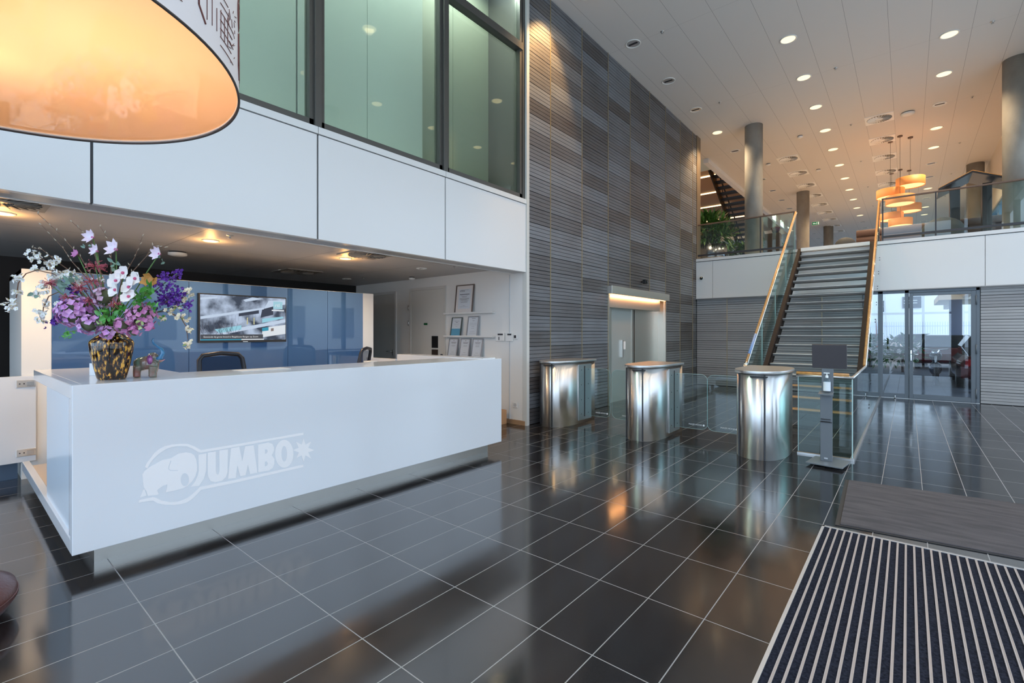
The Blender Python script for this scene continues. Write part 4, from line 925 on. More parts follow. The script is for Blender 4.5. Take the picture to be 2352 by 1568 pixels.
def car(x, y, rz, col, lab):
    t = thing('car', lab, 'car', (0, 0, 0), 'parked cars')
    pm = mat('car_' + lab.split()[0], col, .15, .3, coat=1)
    def sec(px, hw, zz): return [(px, -hw, zz[0]), (px, -hw * 1.02, zz[1]), (px, -hw * .78, zz[2]), (px, hw * .78, zz[2]), (px, hw * 1.02, zz[1]), (px, hw, zz[0])]
    def loft(secs):
        mb = MB(); mb.smooth = False; vs = [p for s_ in secs for p in s_]; n = 6; fs = []
        for i in range(len(secs) - 1):
            for j in range(n): fs.append((i * n + j, i * n + (j + 1) % n, (i + 1) * n + (j + 1) % n, (i + 1) * n + j))
        fs += [tuple(range(n))[::-1], tuple(range((len(secs) - 1) * n, len(secs) * n))]; mb.add(vs, fs); return mb
    loft([sec(-2.05, .7, (.35, .55, .62)), sec(-1.9, .82, (.25, .65, .88)), sec(-1.2, .86, (.22, .7, .95)), sec(.8, .86, (.22, .7, .93)), sec(1.8, .8, (.22, .6, .74)), sec(2.05, .68, (.35, .5, .58))]).build('body', pm, t, bevel=.06)
    loft([sec(-1.75, .66, (.86, .90, .93)), sec(-1.1, .74, (.86, 1.1, 1.38)), sec(.2, .74, (.86, 1.12, 1.42)), sec(1.05, .70, (.86, .90, .94))]).build('cabin', mat('car_glass', (.02, .025, .03), .05), t, bevel=.04)
    for px_ in (-1.3, 1.3):
        for s_ in (-1, 1):
            w_ = MB().cyl((px_, s_ * .70, .30), (px_, s_ * .88, .30), .31, n=24).build('wheel', blackm, t); MB().cyl((px_, s_ * .88, .3), (px_, s_ * .89, .3), .18, n=12).build('rim', steel2, w_)
    for s_ in (-1, 1): MB().box(-2.03, -1.95, s_ * .62 - .12, s_ * .62 + .12, .6, .78).build('tail_light', mat('tail_red', (.4, .01, .01), .2), t)
    t.location = (x, y, -.02); t.rotation_euler = (0, 0, rz)
car(1.9, 19.2, radians(90), (.18, .02, .02), 'dark red parked car outside the glass door')
car(.75, 40, radians(10), (.75, .76, .80), 'white parked car outside near the fence')
car(1.25, 27.2, radians(84), (.02, .03, .06), 'dark blue parked car outside between the red and the white one')
car(7.3, 4.2, radians(90), (.72, .72, .74), 'white car standing in the street, mirrored in the blue glass screen')
t = thing('motorbike', 'black motorbike parked outside behind the door glass', 'motorbike', (.55, 18.5, 0))
for y in (18.0, 19.2):
    k = MB(); k.tube([(.62, y + .3 * cos(2 * pi * i / 24), .28 + .3 * sin(2 * pi * i / 24)) for i in range(25)], .05, 8); k.build('wheel', blackm, t); MB().cyl((.59, y, .28), (.65, y, .28), .17, n=16).build('rim', steel2, t)
MB().tube([(.62, 18.0, .28), (.62, 18.15, .75), (.62, 18.25, .98)], .03).tube([(.35, 18.3, 1.0), (.62, 18.22, .98), (.89, 18.3, 1.0)], .015).build('fork', steel2, t)
MB().ball((.62, 18.45, .78), .2, 12, (.7, 1.4, .8)).ball((.62, 18.6, .42), .22, 10, (.7, 1.2, .9)).build('tank', mat('bike_paint', (.02, .03, .06), .15), t)
MB().ball((.62, 18.95, .72), .2, 10, (.6, 1.7, .35)).build('saddle', blackm, t); MB().ball((.62, 18.1, .9), .1, 10).build('headlight', chrome, t)
street = thing('building', 'pale street building opposite, only mirrored in the glass', 'building', (24, 4, 0))
MB().box(24, 30, -16, 26, 0, 6).build('wall', mat('street_wall', (.68, .66, .62), .7), street)
for i in range(9): MB().box(23.95, 24, -14 + i * 4.4, -12 + i * 4.4, 1, 3.6).build('window', mat('window_dark'), street)

# ---------------------------------------------------------------- upper hall furniture
sofam = mat('sofa_brown', (.16, .10, .085), .6)
t = thing('sofa', 'long brown sofa back with horizontal channels behind the right gallery rail', 'sofa', (0, 16.2, 3.5))
k = MB(); k.box(-1.08, 1.95, 16.06, 16.25, 3.5, 4.2); k.build('back_core', sofam, t, bevel=.03)
for i in range(4): MB().tube([(-1.08, 16.05, 3.60 + i * .187), (1.95, 16.05, 3.60 + i * .187)], .098, 16).build('cushion_channel', sofam, t)
MB().box(-1.05, 1.95, 16.2, 16.9, 3.5, 3.92).build('seat', sofam, t, bevel=.04)
def shell_chair(x, y, r, lab, c=(.05, .055, .06)):
    t = thing('lounge_chair', lab, 'chair', (x, y, 3.5), 'shell chairs on the gallery')
    prof = [(r * cos(a), .28 + r * .9 * sin(a)) for a in [pi / 2 * i / 8 for i in range(9)]]
    MB().lathe([(r * .9, .05), (r, .28)] + prof[1:-1] + [(.0001, prof[-1][1])], (x, y, 3.5), n=28, sy=.8).build('shell', mat('shell_grey', c, .7), t)
    MB().cyl((x, y, 3.5), (x, y, 3.58), r * .5, n=20).build('base', dark, t)
shell_chair(-1.28, 15.4, .24, 'small dark round chair back peeping over the stair landing')
shell_chair(.62, 14.9, .40, 'dark grey shell chair behind the rail in front of the brown sofa')
t = thing('house_shelter', 'dark house shaped stand with a peaked roof behind the right gallery rail', 'stand', (1.15, 16, 3.5))
dk = mat('anthracite', (.018, .018, .022), .35)
for x0, x1 in ((.775, .955), (1.33, 1.49)): MB().box(x0, x1, 15.45, 15.75, 3.5, 4.93).build('post', dk, t, bevel=.004)
for A_, B_ in (((.56, 4.83), (1.14, 5.13)), ((1.14, 5.13), (1.78, 4.83))):
    MB().prism([A_, B_, (B_[0], B_[1] + .045), (A_[0], A_[1] + .045)], 15.1, 16.1, lambda a, b, c: (a, c, b)).build('roof', dk, t)
    MB().prism([(A_[0], A_[1] + .046), (B_[0], B_[1] + .046), (B_[0], B_[1] + .06), (A_[0], A_[1] + .06)], 15.1, 16.1, lambda a, b, c: (a, c, b)).build('roof_edge', oak, t)
t = thing('plinth', 'dark brown display plinth behind the left gallery rail', 'plinth', (-3.14, 16.2, 3.5))
MB().box(-3.34, -2.95, 16.0, 16.4, 3.5, 4.46).build('body', mat('plinth_brown', (.035, .022, .018), .4), t, bevel=.004)
t = thing('glass_bowl', 'dark blue and red glass bowl standing on the plinth', 'bowl', (-3.07, 16.15, 4.46))
MB().lathe([(.06, 0), (.085, .02), (.11, .10), (.13, .17), (.10, .20), (.06, .205)], (-3.07, 16.15, 4.46), n=28).build('bowl', mat('bowl_glass', (.06, .01, .02), .08, vary=(7, (.01, .012, .05))), t)
t = thing('round_planter', 'polished round steel planter behind the left gallery rail', 'planter', (-4.95, 15.3, 3.5))
MB().lathe([(.0001, 0), (.52, 0), (.52, .66), (.49, .66), (.48, .55), (.0001, .55)], (-4.75, 15.35, 3.5), n=48).build('pot', mat('planter_metal', (.30, .32, .38), .2, 1), t)
t = thing('potted_palm', 'bushy dark green plant growing in the round steel planter', 'plant', (-4.75, 15.35, 4.1))
k = MB(); leafy(k, (-4.75, 15.35, 4.62), .50, 420, .30, .085, (1.1, 1, 1.15), .6); leafy(k, (-4.45, 15.3, 4.45), .36, 220, .34, .04, (1.2, 1, .8), .3); k.build('foliage', gr1, t)
k = MB()
for i in range(7): a = i * .9; k.tube([(-4.75 + .1 * cos(a), 15.35 + .1 * sin(a), 4.0), (-4.75 + .3 * cos(a), 15.35 + .3 * sin(a), 4.6)], .012, 5)
k.build('stems', barkm, t)
t = thing('hedge_planter', 'low beige planter box behind the left rail', 'planter', (-4.0, 17, 3.5)); MB().box(-4.6, -3.0, 16.6, 17.2, 3.5, 3.95).build('box', mat('planter_beige', (.50, .42, .36), .5), t, bevel=.01)
t = thing('hedge_plant', 'leafy green hedge standing in the beige planter box behind the column', 'plant', (-4.0, 16.9, 3.95))
k = MB()
for x in (-4.45, -4.15, -3.85, -3.5, -3.15): leafy(k, (x, 16.9, 4.2), .24, 110, .13, .08, (1, .9, 1.15 if x < -3.4 else .7))
k.build('foliage', gr1, t)
k = MB()
for i in range(5): k.tube([(-4.4 + i * .3, 16.9, 3.9), (-4.4 + i * .3, 16.9, 4.3)], .01, 5)
k.build('stems', barkm, t)
# exit sign
p = at(1874, 513, 22.2); t = thing('exit_sign', 'green exit sign with an arrow and running figure hanging from the hall ceiling', 'sign', p)
MB().box(p.x - .15, p.x + .15, p.y - .02, p.y + .02, p.z - .085, p.z + .085).build('housing', whitem, t); MB().box(p.x - .01, p.x + .01, p.y - .01, p.y + .01, p.z + .085, CZ).build('hanger', whitem, t)
MB().box(p.x - .14, p.x + .14, p.y - .024, p.y - .02, p.z - .07, p.z + .07).build('face', mat('exit_green', (.0, .16, .05), .4, emit=(0, .25, .08), es=.5), t)
wn = mat('exit_white', (.8, .8, .8), .4, emit=(.8, .9, .8), es=.6)
MB().prism([(-.12, 0), (-.07, .04), (-.07, .015), (-.01, .015), (-.01, -.015), (-.07, -.015), (-.07, -.04)], 0, .003, lambda a, b, c: (p.x + a, p.y - .027 + c, p.z + b)).build('arrow', wn, t)
MB().box(p.x + .08, p.x + .125, p.y - .027, p.y - .024, p.z - .055, p.z + .055).build('doorway', wn, t)
k = MB(); k.tube([(p.x + .03, p.y - .027, p.z + .03), (p.x + .02, p.y - .027, p.z - .01), (p.x + .0, p.y - .027, p.z - .05)], .007, 5).tube([(p.x + .02, p.y - .027, p.z - .01), (p.x + .05, p.y - .027, p.z - .045)], .007, 5).tube([(p.x + .0, p.y - .027, p.z + .01), (p.x + .06, p.y - .027, p.z + .02)], .005, 5).ball((p.x + .035, p.y - .027, p.z + .048), .011, 6); k.build('running_figure', wn, t)
# pendants
oshade = mat('orange_shade', (.75, .30, .08), .6, emit=(1, .34, .10), es=.20); oin = mat('pendant_diffuser', (1, .7, .4), .5, emit=(1, .62, .26), es=1.25)
for (x, y, v, lab) in ((.057, 17.72, 418, 'orange drum pendant hanging highest, front right of the cluster'), (-.39, 17.75, 445, 'orange drum pendant at the front left of the cluster'), (-.17, 17.41, 460, 'orange drum pendant in the front middle, crossed by the rail'),
                       (.035, 21.3, 478, 'orange drum pendant at the back right of the cluster'), (-.434, 21.3, 498, 'orange drum pendant at the back left of the cluster'), (-.195, 21.0, 511, 'lowest orange drum pendant at the back middle of the cluster')):
    k_ = (Vector((x, y, 0))).dot(FW); z = EYE + (HYP - v) * k_ / FOC
    t = thing('pendant_lamp', lab, 'lamp', (x, y, CZ), 'orange drum pendants')
    MB().lathe([(.33, -.12), (.33, .12), (.322, .12), (.322, -.12), (.33, -.12)], (x, y, z), n=40).build('lamp_shade', oshade, t)
    MB().lathe([(.0001, -.10), (.32, -.10)], (x, y, z), n=40).build('diffuser', oin, t)
    MB().cyl((x, y, z + .05), (x, y, CZ), .004, n=6).build('cord', dark, t); MB().cyl((x, y, CZ - .03), (x, y, CZ), .06, n=20).build('ceiling_rose', mat('rose_brown', (.16, .10, .07), .5), t)
    MB().box(x - .32, x + .32, y - .005, y + .005, z + .09, z + .1).build('shade_bar', dark, t)

# ---------------------------------------------------------------- drum lamp, upper left
LZ = 2.36; LC = onz(0, 0, 2.36); q_ = (2.36 - EYE) / (2.46 - EYE); lx, ly, lr = -2.538 * q_, -.032 * q_, .909 * q_
t = thing('drum_lamp', 'huge round drum lamp with a printed white shade and glowing peach underside', 'lamp', (lx, ly, LZ))
LH_ = .62
shm = bpy.data.materials.new('shade_fabric'); shm.use_nodes = True; nt = shm.node_tree; b = nt.nodes['Principled BSDF']; b.inputs['Base Color'].default_value = (.80, .74, .72, 1); b.inputs['Roughness'].default_value = .8
MB().lathe([(lr, 0), (lr, LH_)], (lx, ly, LZ), n=128).build('lamp_shade', shm, t)
MB().lathe([(lr - .004, LH_), (lr - .004, 0.006)], (lx, ly, LZ), n=128).build('shade_lining', mat('lining', (.85, .78, .70), .5), t)
MB().tube([(lx + lr * cos(2 * pi * i / 128), ly + lr * sin(2 * pi * i / 128), LZ) for i in range(129)], .0045, 8).build('lower_rim', mat('rim_dark', (.05, .04, .035), .5), t)
dm = bpy.data.materials.new('acrylic_diffuser'); dm.use_nodes = True; nt = dm.node_tree; nt.nodes.clear(); MATS['acrylic'] = dm
o_ = nt.nodes.new('ShaderNodeOutputMaterial'); tl_ = nt.nodes.new('ShaderNodeBsdfTranslucent'); tl_.inputs[0].default_value = (.95, .72, .50, 1); df_ = nt.nodes.new('ShaderNodeBsdfDiffuse'); df_.inputs[0].default_value = (.80, .62, .45, 1)
gl_ = nt.nodes.new('ShaderNodeBsdfGlossy'); gl_.inputs['Roughness'].default_value = .03; fr_ = fresnel(nt, 1.5)
m1 = nt.nodes.new('ShaderNodeMixShader'); m1.inputs[0].default_value = .35; m2 = nt.nodes.new('ShaderNodeMixShader')
nt.links.new(tl_.outputs[0], m1.inputs[1]); nt.links.new(df_.outputs[0], m1.inputs[2]); nt.links.new(fr_.outputs[0], m2.inputs[0]); nt.links.new(m1.outputs[0], m2.inputs[1]); nt.links.new(gl_.outputs[0], m2.inputs[2]); nt.links.new(m2.outputs[0], o_.inputs[0])
MB().lathe([(.0001, .012), (lr - .006, .012)], (lx, ly, LZ), n=96).build('diffuser', dm, t)
MB().lathe([(.0001, LH_ - .01), (lr - .006, LH_ - .01)], (lx, ly, LZ), n=64).build('top_cover', mat('lining'), t)
MB().cyl((lx, ly, LZ + LH_), (lx, ly, CZ), .012, n=8).build('cord', dark, t)
MB().lathe([(.0001, .25), (.05, .27), (.06, .32), (.03, .38), (.02, .45), (.0001, .45)], (lx, ly, LZ), n=16).build('bulb', mat('bulb', (1, .9, .7), .5, emit=(1, .66, .3), es=6), t)
light('drum_lamp_bulb', 'POINT', (lx - .02, ly + .02, LZ + .25), 5, (1, .62, .36), shadow_soft_size=.06)
light('drum_lamp_bulb', 'POINT', (lx + .35, ly + .3, LZ + .40), 8, (1, .66, .44), shadow_soft_size=.10)
# printed line drawings on the shade
k = MB()
def SH(a, z, o=.0015): return (lx + (lr + o) * cos(a), ly + (lr + o) * sin(a), LZ + z)
def arc(ca, cz, r, t0, t1, th=.0012, n=20): k.tube([SH(ca + (r / lr) * cos(t0 + (t1 - t0) * i / n), cz + r * sin(t0 + (t1 - t0) * i / n)) for i in range(n + 1)], th, 4)
def ln3(a0, z0, a1, z1, th=.0012, n=6): k.tube([SH(a0 + (a1 - a0) * i / n, z0 + (z1 - z0) * i / n) for i in range(n + 1)], th, 4)
for g in range(9):
    a0 = -1.3 + g * .42
    for r in (.10, .085, .07, .05): arc(a0, .30, r, .3 + g, 4.2 + g)
    for i in range(9): ln3(a0 + .05, .05 + i * .028, a0 + .05 + R_.uniform(.05, .16), .05 + i * .028)
    for i in range(6): x0 = a0 - .05 + i * .035; ln3(x0, .08, x0, .08 + R_.uniform(.05, .18))
    ln3(a0 - .1, .1, a0 - .1, .22, .003); ln3(a0 - .1, .1, a0 - .06, .06, .003)
    for i in range(22): aa = a0 + .12 + R_.uniform(0, .12); zz = .04 + R_.random() * .3; ln3(aa, zz, aa + R_.uniform(-.03, .05), zz + R_.uniform(-.02, .03), .0011, 2)
k.build('printed_drawing', mat('print_brown', (.16, .05, .04), .7), t)

# ---------------------------------------------------------------- vase, flowers, glass elephant on the desk
TOP = DZ1
vc = at(257, 866, 3.24)
vase = thing('vase', 'dark brown glass vase with amber flecks holding the flower arrangement', 'vase', (vc.x, vc.y, TOP))
vm = bpy.data.materials.new('tortoise_glass'); vm.use_nodes = True; nt = vm.node_tree; b = nt.nodes['Principled BSDF']; b.inputs['Roughness'].default_value = .04; b.inputs['Coat Weight'].default_value = .6
tc = nt.nodes.new('ShaderNodeTexCoord'); mp = nt.nodes.new('ShaderNodeMapping'); mp.inputs['Scale'].default_value = (60, 60, 26); nz = nt.nodes.new('ShaderNodeTexNoise'); nz.inputs['Scale'].default_value = 1; nz.inputs['Detail'].default_value = 4
nt.links.new(tc.outputs['Object'], mp.inputs[0]); nt.links.new(mp.outputs[0], nz.inputs[0])
cr = nt.nodes.new('ShaderNodeValToRGB'); E_ = cr.color_ramp.elements; E_[0].position = .45; E_[0].color = (.006, .004, .003, 1); E_[1].position = .62; E_[1].color = (.80, .42, .06, 1); e_ = E_.new(.54); e_.color = (.10, .035, .01, 1)
nt.links.new(nz.outputs[0], cr.inputs[0]); nt.links.new(cr.outputs[0], b.inputs['Base Color'])
MB().lathe([(.0001, 0), (.074, 0), (.080, .012), (.100, .10), (.116, .19), (.122, .245), (.119, .260), (.088, .292), (.056, .312), (.052, .345), (.058, .355), (.050, .355), (.046, .31), (.0001, .28)], (vc.x, vc.y, TOP), n=56).build('body', vm, vase)
mouth = Vector((vc.x, vc.y, TOP + .33))
g_stem = mat('stem_green', (.10, .20, .05), .5); twig = mat('twig_brown', (.16, .085, .055), .7)
def P3(u, v, dk=0.0): return at(u, v, 3.24 + dk)
def facing(j=.5): return (-FW * 1.0 + Vector((R_.gauss(0, j), R_.gauss(0, j), R_.gauss(0, j) + .15))).normalized()
def blossom(mb, c, n, L, Wd, nrm, curl=.25, a0=None):
    a = nrm.orthogonal().normalized(); b_ = nrm.cross(a); a0 = R_.random() * 6 if a0 is None else a0
    for i in range(n):
        t = a0 + 2 * pi * i / n + R_.uniform(-.1, .1); d = a * cos(t) + b_ * sin(t) + nrm * .25
        mb.petal(Vector(c) + nrm * .002, d, nrm, L * R_.uniform(.88, 1.1), Wd, curl, 4)
def curve(p0, p1, bend=.1, n=8):
    p0 = Vector(p0); p1 = Vector(p1); m = (p0 + p1) / 2 + Vector((0, 0, bend)) + Vector((R_.gauss(0, .01), R_.gauss(0, .01), 0))
    return [(p0 * (1 - t) ** 2 + m * 2 * t * (1 - t) + p1 * t * t) for t in [i / n for i in range(n + 1)]]
def stemthing(name, label, cat, group=None): return thing(name, label, cat, tuple(mouth), group or 'stems in the vase')
mag = mat('magnolia_pink', (.80, .62, .74), .45, vary=(30, (.88, .80, .86))); magd = mat('magnolia_heart', (.50, .10, .28), .5)
for (u, v, dk, s_, lab) in ((213, 545, .02, .062, 'white pink magnolia at the top of the bouquet'), (223, 577, -.02, .052, 'half open pink magnolia below the topmost flower'), (266, 573, -.04, .072, 'large open pink magnolia right of the top one'),
                            (366, 583, .0, .062, 'pale magnolia on a long green stem leaning right'), (178, 584, .03, .040, 'small lilac bloom among the twigs at upper left'), (352, 753, -.08, .055, 'deep pink magnolia bud pointing right at the vase rim')):
    t = stemthing('magnolia', lab, 'flower'); c = P3(u, v, dk); m_ = mag if u != 352 and u != 178 else mat('magnolia_deep', (.55, .20, .42), .45)
    MB().tube(curve(mouth, c, .03), [.004] * 9, 6).build('stem', g_stem, t)
    k = MB(); blossom(k, c, 7, s_, s_ * .62, facing(.35), .35); k.build('petals', m_, t); MB().ball(c, s_ * .16, 8).build('flower_centre', magd, t)
# orchids
orch = mat('orchid_white', (.85, .76, .76), .4, vary=(20, (.88, .84, .78))); orc = mat('orchid_throat', (.60, .10, .22), .4)
t = stemthing('orchid_spray', 'spray of blush white orchids in the middle of the bouquet', 'flower')
MB().tube(curve(mouth, P3(285, 625, -.12), .02), .004, 6).build('stem', g_stem, t)
for (u, v) in ((284, 627), (268, 645), (312, 640), (267, 666), (297, 682), (298, 660)):
    c = P3(u, v, -.14 - R_.random() * .05); n_ = facing(.2); k = MB(); blossom(k, c, 2, .062, .075, n_, .1, 0.2); blossom(k, c, 3, .055, .048, n_, .1); f = k.build('orchid_flower', orch, t); MB().ball(c + n_ * .008, .010, 8).build('throat', orc, f)
t = stemthing('orchid_spray', 'small golden orange orchid at the right of the white orchids', 'flower'); MB().tube(curve(mouth, P3(348, 640), .02), .004, 6).build('stem', g_stem, t)
k = MB()
for (u, v) in ((346, 636), (356, 650), (338, 648)): blossom(k, P3(u, v, .0), 5, .045, .04, facing(.4), .2)
k.build('petals', mat('orchid_gold', (.68, .36, .10), .5), t)
# hydrangeas
def hydrangea(u, v, dk, r, m_, lab, n=46, ps=.022):
    t = stemthing('hydrangea', lab, 'flower'); c = P3(u, v, dk); MB().tube(curve(mouth, c, .0), .006, 6).build('stem', g_stem, t)
    k = MB()
    for i in range(n):
        d = Vector((R_.gauss(0, 1), R_.gauss(0, 1), R_.gauss(0, 1))).normalized()
        if d.dot(FW) > .5: continue
        blossom(k, c + d * r * R_.uniform(.75, 1.0), 4, ps, ps * .95, (d + Vector((R_.gauss(0, .2),) * 3)).normalized(), .2)
    k.build('petals', m_, t); MB().ball(c, r * .72, 10).build('flower_core', mat('core_green', (.10, .12, .06), .7), t)
hyd = mat('hydrangea_lilac', (.60, .26, .60), .5, vary=(16, (.72, .46, .74))); hyd2 = mat('hydrangea_pink', (.50, .16, .38), .5, vary=(16, (.72, .36, .60)))
hydrangea(176, 716, -.05, .105, hyd, 'large lilac hydrangea head at the left of the vase mouth', 150, .023)
hydrangea(205, 745, -.10, .06, hyd, 'small lilac hydrangea head low beside the vase', 36, .026)
hydrangea(328, 725, -.04, .085, hyd2, 'rose pink hydrangea head at the right of the vase mouth', 120, .022)
hydrangea(241, 682, -.05, .065, mat('mauve', (.48, .26, .42), .5, vary=(20, (.70, .50, .62))), 'mauve flower head in the centre of the bouquet', 44, .024)
hydrangea(283, 748, -.12, .045, hyd2, 'round pink bloom just above the vase mouth', 26, .026)
hydrangea(247, 764, -.14, .035, hyd, 'small violet bloom hanging over the vase rim', 20, .024)
hydrangea(309, 762, -.10, .035, hyd2, 'small pink bloom hanging at the right of the vase rim', 18, .024)
# spider blooms
spd = mat('spider_red', (.62, .13, .18), .5)
for i, (u, v, r, lab) in enumerate(((219, 613, .075, 'upper red spider bloom left of the orchids'), (213, 648, .07, 'red spider bloom under the upper one'), (184, 664, .05, 'red spider bloom above the lilac hydrangea'), (113, 652, .05, 'red spider bloom among the white blossom at far left'), (157, 683, .05, 'red spider bloom left of the big hydrangea'), (267, 700, .05, 'red spider bloom between orchids and green leaves'), (207, 692, .04, 'red spider bloom on top of the lilac hydrangea'))):
    t = stemthing('spider_bloom', lab, 'flower'); c = P3(u, v, -.07); MB().tube(curve(mouth, c, .02), .003, 5).build('stem', g_stem, t)
    k = MB()
    for j in range(46):
        d = Vector((R_.gauss(0, 1), R_.gauss(0, 1), R_.gauss(0, .6))).normalized(); e2 = c + d * r * R_.uniform(.5, 1); k.tube([c + d * r * .15, c + d * r * .5 + Vector((0, 0, .008)), e2, e2 + Vector((R_.gauss(0, .008), R_.gauss(0, .008), .008))], .0016, 3)
    k.build('filaments', spd, t)
# violet sprays
vio = mat('violet', (.06, .012, .22), .45, vary=(30, (.20, .05, .45)))
def violet(cl, lab):
    t = stemthing('violet_spray', lab, 'flower'); far = P3(*cl[0][:2]); MB().tube(curve(mouth, far, .05), .003, 5).build('stem', g_stem, t)
    for (u, v, r, n) in cl:
        k = MB()
        for i in range(n): blossom(k, P3(u + R_.gauss(0, r), v + R_.gauss(0, r), R_.uniform(-.05, .05)), 5, .015, .013, facing(.8), .5)
        k.build('flower_cluster', vio, t)
violet([(407, 628, 6, 26), (380, 636, 6, 22), (365, 652, 5, 12)], 'violet flower spray at the upper right of the bouquet')
violet([(430, 700, 8, 16), (393, 672, 15, 90), (375, 690, 10, 40), (410, 690, 12, 40)], 'dense violet flower spray at the right of the green leaves')
violet([(124, 741, 6, 16), (137, 727, 6, 16)], 'violet flower spray hanging at the lower left')
violet([(168, 670, 8, 30), (150, 690, 5, 8)], 'violet flower spray between the white and red blooms')
# cherry blossom
wht = mat('blossom_white', (.84, .85, .80), .5, vary=(40, (.90, .88, .88))); yel = mat('stamen_yellow', (.55, .50, .08), .5); crm = mat('blossom_cream', (.78, .68, .52), .5)
def cherry(pts, cl, lab, m_=wht, nm='blossom_branch'):
    t = stemthing(nm, lab, 'branch'); MB().tube([mouth] + [P3(*p) for p in pts], [.0035] * len(pts) + [.0015], 5).build('branch', twig, t)
    lf = MB()
    for (u, v, s_, n) in cl:
        k = MB(); ce = MB()
        for i in range(n):
            c = P3(u + R_.gauss(0, s_), v + R_.gauss(0, s_ * .7), R_.uniform(-.04, .04)); nn = facing(.7); blossom(k, c, 5, .019, .017, nn, .25); ce.ball(c + nn * .003, .0032, 5)
        q_ = k.build('blossom_cluster', m_, t); ce.build('stamens', yel, q_)
        if R_.random() < .7: lf.petal(P3(u, v), Vector((R_.gauss(0, 1), R_.gauss(0, 1), -.5)), -FW, .03, .012, .1, 3)
    if lf.v: lf.build('leaves', mat('leaf_lime', (.28, .38, .08), .5), t)
cherry([(190, 660), (135, 625), (105, 600), (78, 580)], [(84, 589, 10, 20), (121, 606, 8, 16), (133, 596, 5, 6)], 'white blossom branch reaching to the upper left')
cherry([(190, 675), (157, 645), (120, 628), (84, 620), (60, 628), (42, 650), (38, 680), (30, 705)], [(84, 617, 5, 8), (42, 637, 7, 9), (43, 672, 5, 8), (28, 705, 8, 14), (34, 690, 5, 6)], 'white blossom branch arching down at the far left')
cherry([(190, 680), (160, 640), (140, 622)], [(140, 630, 9, 26), (158, 632, 9, 24), (180, 646, 8, 16), (120, 640, 8, 10)], 'dense white blossom branch left of the red blooms')
cherry([(180, 700), (135, 670), (112, 680), (100, 705), (96, 735)], [(98, 662, 8, 12), (84, 680, 6, 10), (108, 700, 7, 12), (97, 718, 7, 10), (95, 735, 6, 9)], 'white blossom branch hanging at the left of the hydrangea')
cherry([(240, 680), (230, 640)], [(230, 640, 6, 8)], 'short white blossom sprig left of the orchids')
cherry([(330, 720), (380, 715), (415, 728), (428, 750), (432, 785)], [(376, 730, 5, 6), (392, 718, 6, 8), (403, 706, 5, 6), (421, 729, 6, 9), (435, 760, 5, 8), (429, 790, 5, 7)], 'cream blossom branch hanging at the lower right', crm)
cherry([(350, 700), (420, 685), (434, 670)], [(432, 674, 6, 9), (428, 690, 4, 4)], 'cream blossom sprig at the right edge of the bouquet', crm)
cherry([(200, 720), (140, 700)], [(140, 698, 7, 10), (230, 742, 6, 6)], 'white green blossom sprig left of the large hydrangea')
# twigs with buds
budm = mat('bud_grey', (.42, .36, .28), .7)
for pts, lab in (([(215, 640), (185, 590), (130, 530), (87, 491)], 'longest bare twig with buds pointing up left'), ([(210, 650), (165, 600), (145, 570), (95, 516)], 'second long twig with buds at the upper left'), ([(235, 640), (205, 545), (166, 510)], 'thin twig behind the top magnolia'),
                 ([(255, 640), (255, 560), (230, 520)], 'thin curved twig between the two top magnolias'), ([(280, 640), (310, 590), (327, 543)], 'branching twig with buds right of the magnolias'), ([(290, 640), (335, 590), (351, 564), (378, 568)], 'twig leaning right behind the long stemmed magnolia'),
                 ([(200, 650), (130, 600), (97, 573), (74, 569)], 'low bare twig above the white blossom')):
    t = stemthing('twig', lab, 'twig'); pp = [mouth] + [P3(u, v, .03) for u, v in pts]; MB().tube(pp, [.0045 - .003 * i / (len(pp) - 1) for i in range(len(pp))], 6).build('branch', twig, t)
    k = MB()
    for i in range(2, len(pp)):
        for f in (.3, .6, 1):
            q = pp[i - 1].lerp(pp[i], f); d = (pp[i] - pp[i - 1]).normalized() + Vector((R_.gauss(0, .4), R_.gauss(0, .4), .3)); k.tube([q, q + d.normalized() * .010, q + d.normalized() * .024], [.0018, .0042, .0006], 6)
    k.build('buds', budm, t)
# foliage
for cl, m_, lab in (([(323, 690, .06, 14), (340, 662, .055, 12), (332, 676, .05, 8)], gr2, 'bright green leaf spray right of the orchids'), ([(241, 724, .06, 14), (275, 715, .055, 18), (262, 735, .04, 12)], gr2, 'bright green leaf spray above the vase mouth'),
                    ([(350, 712, .05, 8), (372, 728, .03, 4)], gr2, 'green leaf sprig at the right above the hydrangea'), ([(233, 750, .035, 12), (317, 743, .035, 16)], mat('leaf_pale', (.30, .42, .12), .5, vary=(20, (.50, .62, .30))), 'pale green leaf sprays at the vase rim'),
                    ([(157, 762, .03, 12), (150, 770, .025, 8)], gr2, 'small green leaf sprig low at the left of the vase'), ([(150, 652, .07, 8), (165, 640, .06, 6), (84, 672, .05, 3)], mat('leaf_grey', (.16, .26, .20), .5), 'grey green leaf spray behind the white blossom'),
                    ([(262, 605, .05, 5), (375, 600, .03, 3), (190, 570, .03, 3)], mat('leaf_grey'), 'grey green leaves scattered among the upper stems')):
    t = stemthing('leaf_spray', lab, 'foliage'); MB().tube(curve(mouth, P3(*cl[0][:2], -.02), .02), .003, 5).build('stem', g_stem, t)
    for (u, v, L, n) in cl:
        k = MB()
        for i in range(n): d = (RT * R_.gauss(0, 1) + UP * R_.gauss(.2, 1) - FW * .4).normalized(); k.petal(P3(u + R_.gauss(0, 6), v + R_.gauss(0, 6), R_.uniform(-.12, -.02)), d, facing(.5), L * R_.uniform(.7, 1.1), L * .5, R_.uniform(-.2, .2), 4)
        k.build('leaf_cluster', m_, t)
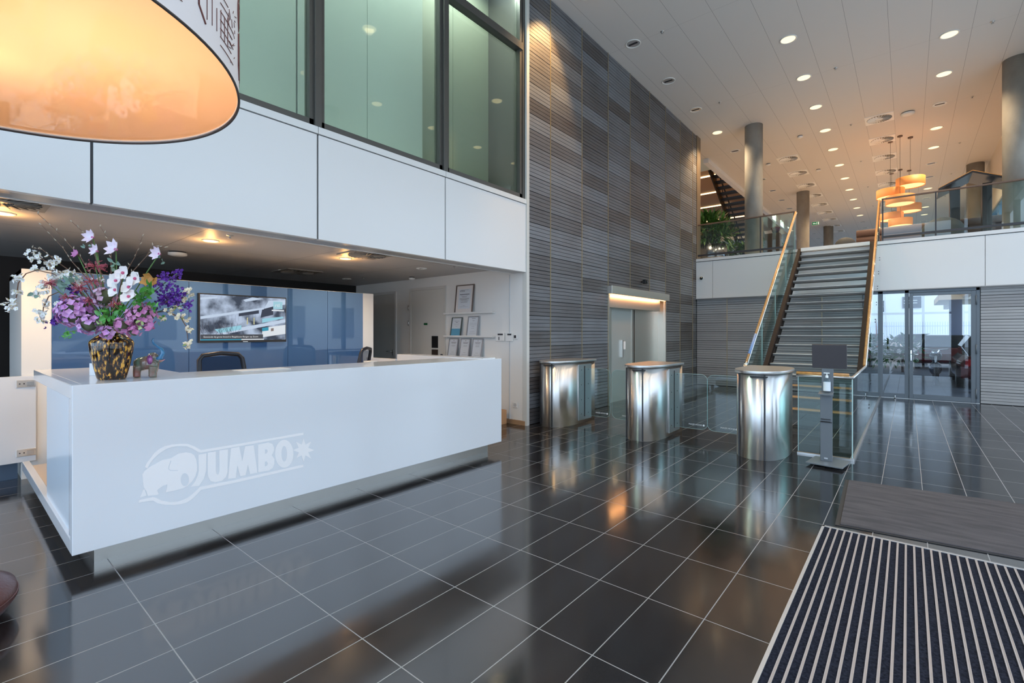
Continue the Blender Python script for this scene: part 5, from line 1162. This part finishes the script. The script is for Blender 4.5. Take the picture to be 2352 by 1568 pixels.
# glass elephant
ke = 3.38
def EP(u, v, d=0): return at(u, v, ke + d)
z0e = at(335, 867, ke).z; shift = Vector((0, 0, TOP - z0e))
el = thing('glass_elephant', 'small coloured glass elephant figurine with raised blue trunk on the desk', 'figurine', tuple(EP(335, 867) + shift))
k = MB(); ps = lambda u, v, d=0: EP(u, v, d) + shift
k.ball(ps(327, 836), .052, 14, (1, 1, .95)); k.ball(ps(338, 834), .052, 14, (1, 1, .95)); k.ball(ps(350, 838), .043, 12); k.ball(ps(351, 822), .036, 12)
for u, d in ((314, -.03), (315, .03), (350, -.03), (352, .03)): k.tube([ps(u + 3, 842, d), ps(u, 856, d), ps(u, 866.5, d)], [.030, .023, .022], 12)
k.tube([ps(358, 826), ps(369, 830), ps(376, 828)], [.022, .013, .004], 8)
k.tube([ps(308, 828), ps(306, 838)], [.006, .003], 6)
egl = mat('elephant_glass', (.14, .26, .20), .04, vary=(9, (.40, .14, .12)), trans=.35, coat=.6)
o = k.build('body', egl, el); r_ = o.modifiers.new('remesh', 'REMESH'); r_.mode = 'VOXEL'; r_.voxel_size = .0035; r_.use_smooth_shade = True; s_ = o.modifiers.new('smooth', 'SMOOTH'); s_.iterations = 6
for d, u in ((-.04, 344), (.03, 356)):
    MB().ball(ps(u, 827, d), .034, 12, (.9, .5, 1.0)).build('ear', mat('ear_glass', (.10, .02, .14), .04, vary=(20, (.35, .10, .30)), coat=.6), el)
MB().tube([ps(357, 828), ps(369, 822), ps(374, 812), ps(371, 803), ps(362, 797), ps(353, 790), ps(350, 783), ps(353, 778.5)], [.018, .016, .013, .011, .009, .008, .0075, .006], 12).build('trunk', mat('trunk_glass', (.02, .18, .36), .03, vary=(12, (.06, .20, .42)), coat=.6), el)
for d in (-.02, .02): MB().tube([ps(366, 830, d), ps(374, 829, d), ps(379, 826, d)], [.005, .0035, .001], 6).build('tusk', mat('tusk_rose', (.60, .25, .25), .1), el)
# papers on the counter and small card behind the vase
tag(MB().box(-4.35, -4.14, 1.55, 1.95, TOP, TOP + .004).build('paper_sheets', paper), 'flat printed paper sheets lying on the desk top', 'paper')
ic = onz(217, 862, TOP)
tag(MB().obox((ic.x, ic.y, TOP + .045), RT, FW, UP, .035, .003, .045).build('info_card', mat('card_white', (.72, .75, .78), .4)), 'small white card standing behind the vase', 'card')
